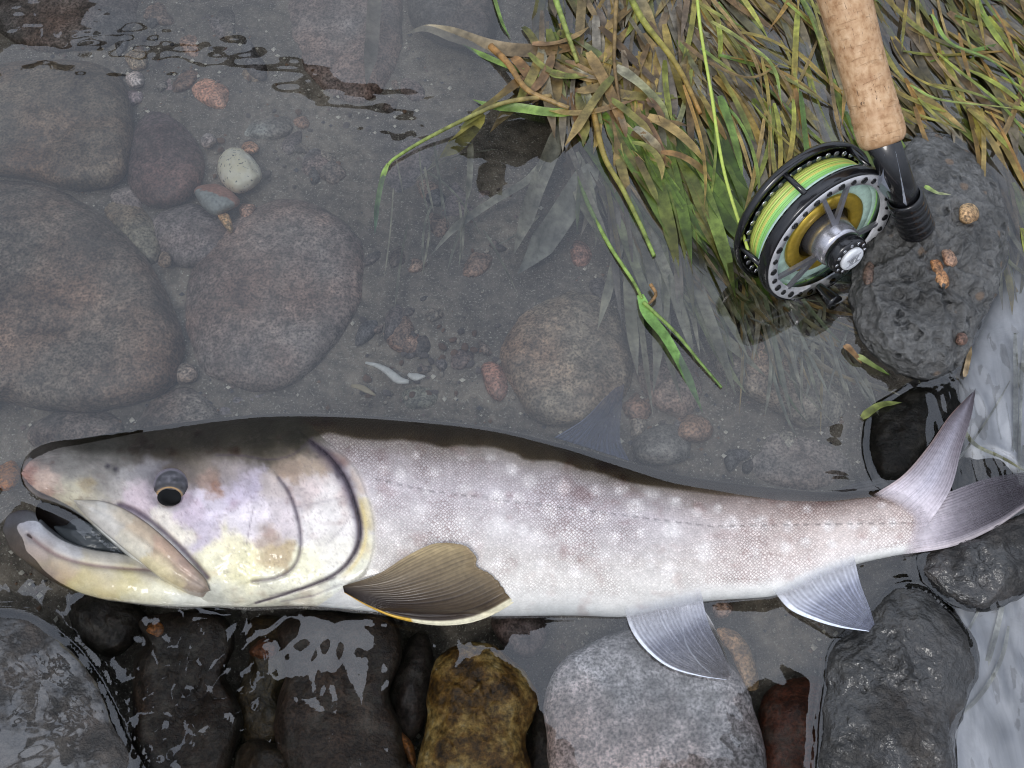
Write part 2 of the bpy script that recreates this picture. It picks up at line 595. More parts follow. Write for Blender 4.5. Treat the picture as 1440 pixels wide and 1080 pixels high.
G1 = (0.115, 0.103, 0.09); G2 = (0.10, 0.094, 0.095); PUR = (0.105, 0.083, 0.085)
st = [
    ('boulder', [(-80, 110), (-20, 92), (60, 84), (125, 88), (170, 112), (187, 170), (183, 232), (160, 262), (110, 268), (50, 256), (-10, 246), (-80, 240)], -0.010, 0.035, (0.125, 0.105, 0.08), 'flat brown submerged stone in the top left corner above the big grey boulder', dict(flat=4, seed=1)),
    ('boulder', [(-90, 262), (-20, 252), (50, 258), (115, 281), (168, 318), (205, 362), (235, 412), (256, 462), (258, 505), (243, 543), (200, 566), (130, 581), (60, 579), (0, 566), (-90, 575)], -0.008, 0.045, (0.15, 0.132, 0.112), 'largest submerged boulder, grey brown and flat topped, at the left edge', dict(flat=4.5, seed=2, rough=0.03)),
    ('stone', [(207, 158), (240, 163), (272, 193), (288, 230), (281, 264), (255, 288), (216, 293), (190, 275), (177, 240), (183, 195)], -0.014, 0.03, PUR, 'smooth purple grey oval stone beside the white pebble', dict(flat=3, seed=3, rough=0.02)),
    ('boulder', [(296, 336), (335, 303), (395, 281), (450, 290), (497, 325), (516, 372), (507, 430), (475, 482), (440, 522), (390, 551), (330, 545), (280, 520), (260, 460), (266, 388)], -0.016, 0.035, (0.125, 0.112, 0.108), 'wide flat grey submerged stone right of the largest boulder', dict(flat=3.6, seed=4, rough=0.035)),
    ('stone', [(212, 302), (255, 285), (300, 295), (332, 318), (332, 362), (290, 377), (240, 374), (218, 342)], -0.022, 0.026, (0.10, 0.09, 0.09), 'dark grey stone half under the purple oval stone', dict(flat=3, seed=5)),
    ('stone', [(140, 284), (180, 276), (215, 305), (228, 345), (222, 372), (196, 366), (165, 330), (145, 305)], -0.024, 0.02, (0.12, 0.115, 0.09), 'speckled olive grey stone tucked beside the largest boulder', dict(flat=3, seed=6)),
    ('stone', [(150, 268), (185, 262), (205, 285), (190, 302), (160, 292)], -0.026, 0.016, (0.12, 0.115, 0.115), 'small grey stone between the brown flat stone and the olive one', dict(seed=61)),
    ('stone', [(188, 600), (222, 556), (265, 545), (300, 568), (312, 600), (300, 625), (200, 625)], -0.020, 0.024, (0.125, 0.115, 0.105), 'rounded grey stone just above the fish head', dict(seed=7)),
    ('stone', [(38, 610), (60, 584), (110, 574), (160, 582), (178, 606), (150, 632), (60, 632)], -0.028, 0.024, (0.11, 0.105, 0.10), 'low dark stone above the snout of the fish', dict(seed=8)),
    ('stone', [(262, 510), (330, 548), (400, 556), (440, 545), (420, 590), (300, 596), (270, 560)], -0.032, 0.02, (0.085, 0.085, 0.095), 'dark deep stone between the wide flat stone and the fish', dict(seed=81)),
    ('boulder', [(700, 490), (722, 452), (770, 420), (812, 404), (858, 425), (884, 475), (893, 522), (873, 562), (842, 592), (790, 602), (750, 592), (726, 560), (706, 525)], -0.018, 0.034, (0.15, 0.132, 0.105), 'rough tan grey stone in mid water below the long pale grass blades', dict(flat=2.8, seed=9, rough=0.05)),
    ('boulder', [(575, 20), (580, -40), (640, -60), (690, -30), (700, 25), (690, 62), (640, 66), (595, 50)], -0.006, 0.04, (0.075, 0.072, 0.068), 'dark grey stone at the top edge beside the grass', dict(seed=10)),
    ('boulder', [(430, -60), (520, -70), (560, -20), (565, 60), (540, 130), (490, 150), (440, 120), (395, 40)], -0.026, 0.03, (0.105, 0.098, 0.098), 'broad dim grey stone at the top edge left of the grass', dict(seed=11, flat=3.2)),
    ('boulder', [(20, -90), (120, -100), (190, -60), (205, 10), (180, 60), (110, 76), (30, 70), (-20, 20)], -0.022, 0.03, (0.07, 0.066, 0.064), 'dark submerged stone in the upper left corner', dict(seed=12, flat=3)),
    ('boulder', [(520, 215), (600, 180), (700, 190), (760, 240), (790, 320), (760, 390), (690, 400), (600, 370), (540, 300)], -0.032, 0.022, (0.095, 0.089, 0.092), 'broad low stone under the bent green stem in mid water', dict(seed=13, flat=3.5)),
    ('stone', [(1000, 500), (1040, 470), (1110, 463), (1160, 490), (1192, 550), (1180, 592), (1130, 602), (1080, 572), (1030, 545)], -0.016, 0.03, (0.17, 0.165, 0.145), 'pale silt covered stone under the thin grass near the tail', dict(seed=14, rough=0.06)),
    ('stone', [(890, 495), (930, 484), (975, 500), (990, 548), (968, 588), (922, 574), (898, 540)], -0.024, 0.025, (0.12, 0.10, 0.09), 'brown stone below the drifting green stem', dict(seed=15)),
    ('stone', [(890, 622), (915, 602), (950, 598), (970, 622), (960, 650), (905, 652)], -0.026, 0.022, (0.10, 0.10, 0.095), 'grey green stone behind the back of the fish', dict(seed=16)),
    ('stone', ell(978, 604, 24, 22), -0.024, 0.016, (0.16, 0.105, 0.075), 'round red brown stone behind the back of the fish', dict(seed=17)),
    ('stone', [(1040, 640), (1060, 590), (1110, 600), (1180, 620), (1210, 655), (1150, 690), (1070, 680)], -0.034, 0.02, (0.09, 0.09, 0.09), 'deep dark grey stone behind the rear back of the fish', dict(seed=171)),
    ('stone', [(677, 515), (692, 508), (708, 520), (714, 548), (704, 565), (688, 556), (680, 536)], -0.026, 0.014, (0.17, 0.105, 0.085), 'small reddish oblong stone beside the rough tan stone', dict(seed=18)),
    ('stone', ell(640, 498, 42, 26, 10), -0.032, 0.016, (0.10, 0.09, 0.088), 'low dark stone left of the rough tan stone', dict(seed=19)),
    ('stone', ell(590, 556, 30, 24), -0.030, 0.016, (0.12, 0.125, 0.105), 'greenish round stone just above the fish back', dict(seed=20)),
    ('stone', ell(818, 357, 20, 22), -0.028, 0.016, (0.16, 0.105, 0.09), 'small rust coloured stone beneath the grass', dict(seed=21)),
    ('stone', ell(375, 180, 40, 20, -8), -0.026, 0.018, (0.14, 0.15, 0.145), 'pale grey green oblong stone above the white pebble', dict(seed=22)),
    ('stone', ell(296, 128, 34, 25, 20), -0.024, 0.018, (0.24, 0.16, 0.125), 'pinkish stone under the wavy dark line', dict(seed=23)),
    ('stone', ell(355, 100, 26, 19), -0.026, 0.016, (0.19, 0.165, 0.12), 'small tan stone under the wavy dark line', dict(seed=24)),
    ('stone', ell(235, 118, 24, 30), -0.028, 0.016, (0.12, 0.11, 0.12), 'mauve grey stone left of the pinkish stone', dict(seed=241)),
    ('pebble', ell(193, 84, 17, 16), -0.022, 0.014, (0.40, 0.38, 0.30), 'cream speckled pebble touching the wavy line, upper left', dict(seed=25)),
    ('pebble', ell(190, 112, 14, 12), -0.022, 0.012, (0.34, 0.34, 0.35), 'pale violet grey pebble under the cream speckled one', dict(seed=26)),
    ('pebble', ell(190, 137, 13, 12), -0.026, 0.012, (0.22, 0.21, 0.24), 'dim violet pebble, lowest of three in a column', dict(seed=261)),
    ('pebble', ell(293, 198, 10.5, 10.5), -0.022, 0.010, (0.36, 0.36, 0.37), 'tiny round grey white pebble left above the white one', dict(seed=27)),
    ('pebble', ell(262, 526, 17, 15), -0.020, 0.014, (0.30, 0.27, 0.24), 'pale pinkish pebble between the two large left stones', dict(seed=28)),
    ('pebble', ell(232, 366, 10, 11), -0.020, 0.010, (0.22, 0.19, 0.15), 'small tan pebble in the gap right of the largest boulder', dict(seed=29)),
    ('pebble', ell(352, 208, 12, 9), -0.020, 0.010, (0.33, 0.22, 0.15), 'small orange tan pebble touching the top of the white pebble', dict(seed=30)),
    ('pebble', ell(348, 296, 12, 11), -0.026, 0.010, (0.26, 0.17, 0.13), 'small brown pebble right of the two coloured pebble', dict(seed=31)),
    ('pebble', [(306, 303), (320, 300), (328, 318), (326, 328), (318, 322)], -0.018, 0.008, (0.40, 0.30, 0.16), 'yellowish sliver of stone under the two coloured pebble', dict(seed=32, nr=10, na=30)),
    ('stone', [(690, 880), (705, 862), (740, 858), (765, 870), (770, 900), (745, 925), (715, 915)], -0.026, 0.02, (0.13, 0.105, 0.10), 'purple brown stone under the belly of the fish', dict(seed=33)),
    ('boulder', [(768, 1015), (772, 968), (798, 922), (850, 896), (912, 884), (978, 898), (1030, 936), (1060, 990), (1072, 1110), (930, 1130), (790, 1120)], -0.004, 0.04, (0.52, 0.49, 0.50), 'large pale grey pitted stone at the bottom edge under the pelvic fin', dict(flat=3.4, seed=34, rough=0.035)),
    ('boulder', [(386, 1010), (402, 940), (392, 885), (430, 858), (500, 866), (545, 858), (566, 915), (548, 975), (566, 1030), (560, 1130), (420, 1150), (396, 1075)], -0.010, 0.04, (0.034, 0.022, 0.015), 'broad brown grey stone at the bottom edge left of the golden stone', dict(flat=3.4, seed=35, rough=0.045, rs=1.3, ridge=0.0)),
    ('boulder', [(186, 950), (205, 905), (196, 872), (250, 858), (312, 864), (330, 905), (318, 950), (342, 1010), (326, 1060), (300, 1130), (205, 1140)], -0.014, 0.04, (0.022, 0.014, 0.009), 'dark brown submerged stone beneath the lower jaw', dict(flat=3, seed=36, rough=0.045, rs=1.3, ridge=0.0)),
    ('stone', [(330, 985), (352, 930), (348, 880), (392, 868), (412, 930), (396, 985), (410, 1030), (372, 1060), (340, 1040)], -0.020, 0.03, (0.030, 0.022, 0.008), 'olive brown mossy stone in the gap between two dark bottom stones', dict(seed=37, rough=0.09)),
    ('stone', [(96, 852), (120, 828), (170, 838), (205, 868), (188, 905), (150, 925), (115, 900)], -0.018, 0.024, (0.016, 0.011, 0.008), 'small dark brown stone below the chin', dict(seed=38, rough=0.09)),
    ('stone', [(326, 1085), (352, 1040), (415, 1052), (448, 1030), (470, 1080), (440, 1130), (350, 1135)], -0.014, 0.024, (0.026, 0.018, 0.010), 'brown stone at the bottom edge between two larger ones', dict(seed=39, rough=0.09)),
    ('stone', ell(222, 888, 20, 17, 20, 7, 0.3), -0.014, 0.012, (0.24, 0.085, 0.02), 'small bright orange brown stone below the lower jaw', dict(seed=40)),
    ('stone', ell(372, 914, 19, 14, 10, 7, 0.3), -0.016, 0.012, (0.09, 0.035, 0.013), 'dim rust coloured stone under the gill', dict(seed=401)),
    ('stone', ell(6, 672, 20, 26, 0, 7, 0.3), -0.022, 0.014, (0.20, 0.085, 0.025), 'orange brown stone at the left edge by the snout', dict(seed=402)),
    ('stone', ell(572, 1050, 10, 26, -25, 7, 0.3), -0.018, 0.012, (0.20, 0.085, 0.018), 'thin orange stone wedged beside the golden stone', dict(seed=41)),
    ('stone', [(550, 960), (575, 900), (600, 890), (610, 940), (600, 1010), (575, 1040), (552, 1010)], -0.030, 0.022, (0.03, 0.022, 0.018), 'almost black stone added as the dark gap left of the golden stone', dict(seed=42)),  # near black colour stands for the shade in the gap
    ('stone', [(740, 1060), (750, 1000), (770, 990), (790, 1040), (790, 1110), (745, 1120)], -0.034, 0.02, (0.03, 0.02, 0.014), 'almost black stone between golden and pale grey stones', dict(seed=43)),
    ('stone', [(1066, 1010), (1080, 972), (1120, 952), (1160, 960), (1172, 1020), (1165, 1110), (1070, 1110)], -0.026, 0.03, (0.075, 0.022, 0.010), 'dark red brown stone at the bottom edge lying deep', dict(seed=44)),
    ('pebble', ell(1015, 857, 16, 13), -0.010, 0.012, (0.34, 0.26, 0.21), 'round pinkish pebble behind the pelvic fin', dict(seed=45)),
    ('stone', [(1008, 884), (1030, 885), (1050, 903), (1063, 935), (1066, 966), (1052, 970), (1040, 948), (1026, 918), (1012, 902)], -0.008, 0.012, (0.50, 0.34, 0.19), 'long orange tan flat stone beside the pelvic fin', dict(seed=46, rough=0.03)),
]
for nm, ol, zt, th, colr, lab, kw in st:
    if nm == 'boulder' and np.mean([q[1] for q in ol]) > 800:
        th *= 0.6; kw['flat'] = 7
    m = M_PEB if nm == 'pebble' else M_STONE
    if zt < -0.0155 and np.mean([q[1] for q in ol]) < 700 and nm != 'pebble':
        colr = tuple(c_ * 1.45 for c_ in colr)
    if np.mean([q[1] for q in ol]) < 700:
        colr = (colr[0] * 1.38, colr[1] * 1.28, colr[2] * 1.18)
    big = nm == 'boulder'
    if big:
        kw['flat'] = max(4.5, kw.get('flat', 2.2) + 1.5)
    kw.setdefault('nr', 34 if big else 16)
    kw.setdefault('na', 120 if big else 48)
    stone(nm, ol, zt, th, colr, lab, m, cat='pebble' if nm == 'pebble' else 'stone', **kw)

# white pebble with dark pits, two coloured pebble
t = NT('white_pitted_pebble')
v, _c0 = stone_coords(t)
n = t.noise(v, 420, 3, 0.5)
a = t.mix(t.ramp(n, [(0.33, 1.0), (0.40, 0.0)]), t.ramp(t.noise(v, 60, 3), [(0.3, (0.86, 0.84, 0.72)), (0.7, (0.78, 0.71, 0.48))]), (0.10, 0.10, 0.09))
t.set(Base_Color=a, Roughness=0.6, Normal=t.bump(n, 0.0008, 0.6))
stone('pebble', [(311, 218), (325, 208), (345, 212), (361, 230), (368, 250), (352, 267), (332, 272), (315, 260), (306, 240)], -0.012, 0.022, G1, 'round cream white pebble with dark pits, brightest on the bed', t.m, cat='pebble', nr=22, na=64, seed=50)
t = NT('red_and_grey_pebble')
v, _c0 = stone_coords(t)
sp = t.node('ShaderNodeSeparateXYZ', {0: t.node('ShaderNodeTexCoord').outputs['Object']})
s1 = t.math('ADD', t.math('ADD', t.math('MULTIPLY', sp.outputs[1], 60.0), t.math('MULTIPLY', sp.outputs[0], 30.0)), t.math('MULTIPLY', t.noise(v, 120, 4), 0.9))
a = t.mix(t.ramp(s1, [(0.44, 0.0), (0.52, 1.0)]), (0.30, 0.32, 0.30), (0.36, 0.19, 0.14))
a = t.mix(1.0, a, t.ramp(t.noise(v, 500, 3), [(0.3, 0.7), (0.7, 1.25)]), 'MULTIPLY')
t.set(Base_Color=a, Roughness=0.6)
stone('pebble', [(273, 266), (290, 259), (315, 262), (333, 276), (336, 288), (320, 297), (303, 304), (290, 296), (279, 282)], -0.013, 0.018, G1, 'two coloured pebble, reddish above and grey below', t.m, cat='pebble', nr=20, na=56, seed=51)

# stones that stand out of the water
stone('boulder', EM['rock'], 0.026, 0.050, (0.082, 0.082, 0.080), 'big dark wet volcanic rock standing out of the water below the rod', M_LAVA, nr=150, na=320, flat=3.2, rough=0.075, rs=3.2, ridge=0.55, seed=60, under=0.92)
stone('boulder', EM['right'], 0.012, 0.034, (0.016, 0.015, 0.013), 'large dark wet stone at the bottom right below the anal fin', M_WET, nr=110, na=240, flat=3.4, rough=0.045, rs=2.4, ridge=0.3, seed=61, under=0.9)
stone('boulder', EM['edge'], 0.008, 0.03, (0.016, 0.015, 0.014), 'dark wet stone at the right edge under the tail', M_WET, nr=60, na=120, flat=3.2, rough=0.06, rs=1.9, seed=62, ridge=0.3)
stone('boulder', EM['behind_tail'], -0.004, 0.04, (0.014, 0.012, 0.011), 'dark wet stone that the lower tail lobe lies on', M_STONE, nr=50, na=110, flat=3.4, rough=0.03, rs=1.4, seed=63)
stone('boulder', EM['neck'], -0.008, 0.04, (0.010, 0.008, 0.006), 'black brown stone between the volcanic rock and the tail', M_STONE, nr=50, na=110, flat=3.0, rough=0.03, seed=64)
stone('boulder', EM['corner'], 0.003, 0.03, (0.020, 0.017, 0.014), 'big smooth dark stone in the bottom left corner', M_FILM, nr=60, na=140, flat=7, rough=0.02, seed=65, under=0.95)
stone('boulder', [(598, 1020), (604, 965), (612, 930), (640, 908), (682, 905), (716, 926), (750, 960), (757, 985), (740, 1040), (742, 1120), (590, 1125)], -0.003, 0.028, (0.2, 0.15, 0.05), 'golden brown algae covered stone at the bottom edge', M_ALGAE, nr=80, na=150, flat=2.6, rough=0.05, seed=66, ridge=0.2)

t = NT('painted_sky_glare')  # pale streaked colour stands in for sky reflected on the fast water
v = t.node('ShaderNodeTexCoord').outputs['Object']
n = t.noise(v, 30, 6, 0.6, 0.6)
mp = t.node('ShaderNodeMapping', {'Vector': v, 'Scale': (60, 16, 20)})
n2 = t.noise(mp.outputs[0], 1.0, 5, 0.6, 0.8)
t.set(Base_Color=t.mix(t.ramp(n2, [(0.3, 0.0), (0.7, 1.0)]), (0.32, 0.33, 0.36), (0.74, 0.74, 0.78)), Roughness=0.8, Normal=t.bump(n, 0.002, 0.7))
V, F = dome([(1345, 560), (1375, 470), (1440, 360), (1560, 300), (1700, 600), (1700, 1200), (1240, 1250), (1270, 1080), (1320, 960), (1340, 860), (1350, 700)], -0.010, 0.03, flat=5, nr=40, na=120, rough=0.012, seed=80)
link('painted_glare_bank', make_mesh('painted_glare_bank', V, F, t.m), tuple(V.reshape(-1, 3).mean(0)), kind='structure')  # added bank, brightens the water at the right edge

# half buried stones among the gravel
rs_ = random.Random(31)
for (cx, cy, sx, sy, cnt) in [(250, 70, 130, 50, 12), (440, 220, 50, 50, 7), (600, 470, 90, 50, 14), (620, 320, 110, 60, 9), (930, 590, 70, 50, 7), (900, 420, 60, 50, 5), (540, 100, 40, 60, 4), (1080, 640, 60, 20, 4)]:
    for i in range(cnt):
        px_, py_ = cx + rs_.uniform(-1, 1) * sx, cy + rs_.uniform(-1, 1) * sy
        r_ = rs_.uniform(9, 27)
        w_ = P(px_, py_, -0.034)
        zz_ = float(bedz(w_[0], w_[1]))
        base_ = rs_.choice([(0.19, 0.165, 0.14), (0.15, 0.14, 0.135), (0.23, 0.17, 0.13), (0.13, 0.12, 0.11), (0.24, 0.22, 0.18)])
        f_ = rs_.uniform(0.8, 1.3)
        stone('stone', ell(px_, py_, r_, r_ * rs_.uniform(.5, .85), rs_.uniform(0, 180), 7, 0.28), zz_ + 0.0015 + r_ * PXM * 0.22, 0.012, tuple(q_ * f_ for q_ in base_), 'dull stone half buried in the silty bed', M_PEB, group='half buried stones of the bed', nr=9, na=26, seed=200 + i + int(cx))

# small stones set in the volcanic rock
for (cx, cy, rx, ry, an, cc, lb) in [(1321, 386, 10, 24, -20, (0.38, 0.20, 0.09), 'orange oblong pebble stuck to the volcanic rock'),
                                     (1335, 362, 10, 14, -30, (0.34, 0.22, 0.15), 'tan pebble above the orange one on the volcanic rock'),
                                     (1362, 300, 15, 15, 20, (0.36, 0.27, 0.15), 'yellowish pebble high on the volcanic rock'),
                                     (1222, 387, 10, 18, 0, (0.14, 0.10, 0.08), 'brown pebble on the left flank of the volcanic rock'),
                                     (1352, 477, 9, 9, 0, (0.13, 0.08, 0.06), 'rust pebble low on the volcanic rock')]:
    h = 0.027 - 0.020 * min(1, (abs(cx - 1310) / 125) ** 2.5 + (abs(cy - 360) / 175) ** 3)
    stone('pebble', ell(cx, cy, rx, ry, an), h + 0.004, 0.010, cc, lb, M_PEB, cat='pebble', nr=10, na=26, seed=cx)


# ------------------------------------------------------------------ gravel and pebbles
def ico():
    import bmesh
    bm = bmesh.new(); bmesh.ops.create_icosphere(bm, subdivisions=2, radius=1)
    v = np.array([x.co[:] for x in bm.verts]); f = np.array([[x.index for x in q.verts] for q in bm.faces])
    bm.free()
    return v, f


icoV, icoF = ico()
variants = []
for k in range(6):
    q = icoV * (1 + 0.35 * vnoise(icoV * 1.3, 90 + k)[:, None])
    q = q * np.array([1, 0.75, 0.5])
    variants.append(make_mesh('pebble', q, icoF, M_PEB))
kinds = [((0.62, 0.59, 0.50), 'tiny pale pebble scattered on the silty bed', 'tiny pale pebbles on the bed'),
         ((0.20, 0.185, 0.18), 'tiny grey pebble scattered on the silty bed', 'tiny grey pebbles on the bed'),
         ((0.28, 0.18, 0.12), 'tiny brown pebble scattered on the silty bed', 'tiny brown pebbles on the bed')]
zones = [(250, 60, 120, 60, 50), (390, 200, 70, 50, 30), (620, 500, 110, 60, 60), (900, 560, 50, 70, 24), (500, 130, 60, 60, 14), (330, 240, 60, 60, 14), (700, 330, 80, 60, 14), (370, 960, 20, 80, 18), (560, 550, 60, 20, 16)]
for (cx, cy, sx, sy, cnt) in zones:
    for i in range(cnt):
        px, py = random.gauss(cx, sx * 0.6), random.gauss(cy, sy * 0.6)
        w = P(px, py, -0.038)
        z = float(bedz(w[0], w[1]))
        w = P(px, py, z)
        kk = random.choices([0, 1, 2], [0.4, 0.4, 0.3])[0]
        s = random.uniform(1.6, 4.5) if kk == 0 else random.uniform(2.5, 8)
        o = bpy.data.objects.new('pebble', random.choice(variants))
        COL.objects.link(o)
        o.location = (w[0], w[1], z + s * PXM * 0.25)
        o.scale = [s * PXM] * 3
        o.rotation_euler = (random.uniform(-.4, .4), random.uniform(-.4, .4), random.uniform(0, 6.28))
        c0, lb, gp = kinds[kk]
        f = random.uniform(0.75, 1.2)
        o.color = (c0[0] * f, c0[1] * f, c0[2] * f, 1)
        o['label'] = lb; o['category'] = 'pebble'; o['group'] = gp
# gravel: the uncountable grit
n = 17000
octV = np.array([[1, 0, 0], [0, 1, 0], [-1, 0, 0], [0, -1, 0], [0, 0, .7], [0, 0, -.7]], float)
octF = np.array([[0, 1, 4], [1, 2, 4], [2, 3, 4], [3, 0, 4], [1, 0, 5], [2, 1, 5], [3, 2, 5], [0, 3, 5]])
gx = rng.random(n) * 0.72 - 0.36; gy = rng.random(n) * 0.66 - 0.27
keep = fbm(np.stack([gx, gy, 0 * gx], -1) * 18, 70, 3) > rng.random(n) * 0.9 - 0.45
gx, gy = gx[keep], gy[keep]; n = len(gx)
gz = bedz(gx, gy)
sz = (rng.random(n) ** 3 * 4.0 + 0.9) * PXM
V = octV[None] * (sz[:, None, None] * (0.7 + 0.6 * rng.random((n, 6, 1)))) + np.stack([gx, gy, gz + sz * 0.45], -1)[:, None]
F = (octF[None] + np.arange(n)[:, None, None] * 6).reshape(-1, 3)
tint = np.array([(0.66, 0.62, 0.52), (0.20, 0.15, 0.13), (0.22, 0.14, 0.09), (0.08, 0.08, 0.085)])[rng.choice(4, n, p=[0.4, 0.25, 0.15, 0.2])]
t = NT('grit')
t.set(Base_Color=t.node('ShaderNodeAttribute', attribute_name='tint').outputs['Color'], Roughness=0.7)
link('gravel', make_mesh('gravel', V, F, t.m, smooth=False, col=np.repeat(tint, 6, 0)), kind='stuff')

# ------------------------------------------------------------------ bone and flakes on the bed
M_BONE = simple('bleached_bone', (0.62, 0.62, 0.58), 0.5)


def tube(pts, rad, mat, nseg=10, col=None, name='tube', n=None, flat=1.0):
    """pts: world points; rad: radius or list"""
    pts = np.asarray(pts, float)
    if n:
        r0 = np.interp(np.linspace(0, 1, n), np.linspace(0, 1, len(np.atleast_1d(rad))), np.atleast_1d(rad)) if np.ndim(rad) else np.full(n, rad)
        pts = arcres(pts, n); rad = r0
    m = len(pts); rad = np.broadcast_to(np.asarray(rad, float), (m,)) if np.ndim(rad) == 0 else np.asarray(rad, float)
    T = np.gradient(pts, axis=0); T /= np.linalg.norm(T, axis=1, keepdims=True) + 1e-12
    up = np.array([0, 0, 1.0]) if abs(T[0, 2]) < 0.9 else np.array([1.0, 0, 0])
    S = np.cross(T, up); S /= np.linalg.norm(S, axis=1, keepdims=True) + 1e-12
    U = np.cross(S, T)
    a = np.linspace(0, 2 * math.pi, nseg, endpoint=False)
    V = pts[None] + (np.cos(a)[:, None, None] * S[None] + flat * np.sin(a)[:, None, None] * U[None]) * rad[None, :, None]
    F = grid_faces(nseg, m, True)
    V = V.reshape(-1, 3)
    c0 = np.vstack([pts[0], pts[-1]])
    b = len(V)
    i = np.arange(nseg); j = (i + 1) % nseg
    F3 = np.vstack([np.stack([np.full(nseg, b), j * m, i * m], -1), np.stack([np.full(nseg, b + 1), i * m + m - 1, j * m + m - 1], -1)])
    return np.vstack([V, c0]), [F, F3]


def tube_obj(name, pts, rad, mat, parent=None, **kw):
    lk = {k: kw.pop(k) for k in ('label', 'cat', 'group', 'kind') if k in kw}
    V, F = tube(pts, rad, mat, **kw)
    o = V.mean(0)
    return link(name, make_mesh(name, V, F, mat), tuple(o), parent, **lk)


p = P([514, 530, 545, 560, 575], [510, 514, 522, 534, 537], -0.022)
tube_obj('bone_fragment', p, [0.0008, 0.0016, 0.0024, 0.003, 0.0012], M_BONE, n=16, flat=0.5, label='bent white bone shard lying on the bed above the fish', cat='bone')
p = P([574, 583, 598], [526, 530, 529], -0.022)
tube_obj('bone_fragment', p, [0.0012, 0.003, 0.0006], M_BONE, n=8, flat=0.5, label='short stubby white bone chip at the end of the bent shard', cat='bone')
M_FLAKE = simple('tan_flake', (0.36, 0.30, 0.19), 0.6)
p = P([494, 508, 528], [542, 545, 556], -0.022)
tube_obj('flake', p, [0.0012, 0.0022, 0.0006], M_FLAKE, n=8, flat=0.4, label='tan pointed flake under the bent white shard', cat='flake')

# ------------------------------------------------------------------ the fish
def edge_fn(pts):
    c = catmull(pts, 600)
    return lambda x: np.interp(x, c[:, 0], c[:, 1])


ftop, fbot, jtop, jbot = map(edge_fn, (TOP, BOT, JT, JB))
XC = [30, 100, 200, 400, 600, 800, 950, 1100, 1290, 1335]
H_at = lambda x: np.interp(x, XC, [.011, .018, .026, .032, .033, .031, .027, .021, .011, .002])
ZD_at = lambda x: np.interp(x, XC, [-.011, -.010, -.008, -.006, -.007, -.009, -.014, -.014, -.006, -.001])   # height of the back edge
ZB_at = lambda x: np.interp(x, XC, [-.011, -.006, -.002, .000, -.001, -.002, -.003, -.003, -.001, .000])     # height of the belly edge

GILL = catmull([(438, 622), (462, 642), (484, 672), (497, 705), (505, 738), (503, 765), (490, 790), (470, 808), (440, 822), (400, 836), (360, 848)], 60)
PREO = catmull([(392, 672), (405, 690), (415, 715), (422, 745), (422, 775), (412, 798), (390, 812), (355, 818)], 40)
CLEI = catmull([(470, 630), (500, 660), (517, 700), (525, 735), (524, 775), (512, 805), (490, 822)], 40)
SEAM = np.array([(420, 712), (450, 706), (480, 699)], float)
SEAM2 = np.array([(438, 764), (430, 740), (424, 715)], float)
NAPE = catmull([(304, 640), (320, 640), (345, 641), (375, 646), (410, 640), (440, 615)], 30)
BRAN = [np.array([(380, 838), (430, 826), (470, 812)], float), np.array([(395, 846), (440, 838), (480, 822)], float)]
SCR = [np.array([(357, 713), (352, 735), (347, 765)], float), np.array([(458, 765), (480, 745), (492, 725)], float)]
LIPG = catmull([(168, 709), (186, 716), (210, 731), (243, 759), (270, 787), (292, 812)], 40)


def fish_z(px, py):
    """height of the skin over this point"""
    tp, bt = ftop(px), fbot(px)
    v = np.clip((py - tp) / (bt - tp), 0.0, 1.0)
    q = np.abs(2 * v - 1)
    base = ZD_at(px) * (1 - v) + ZB_at(px) * v
    n_ = np.interp(px, [30, 300, 500, 1335], [2.0, 2.2, 2.3, 2.2])
    z = base + H_at(px) * np.clip(1 - q ** n_, 0, 1) ** 0.55
    return z


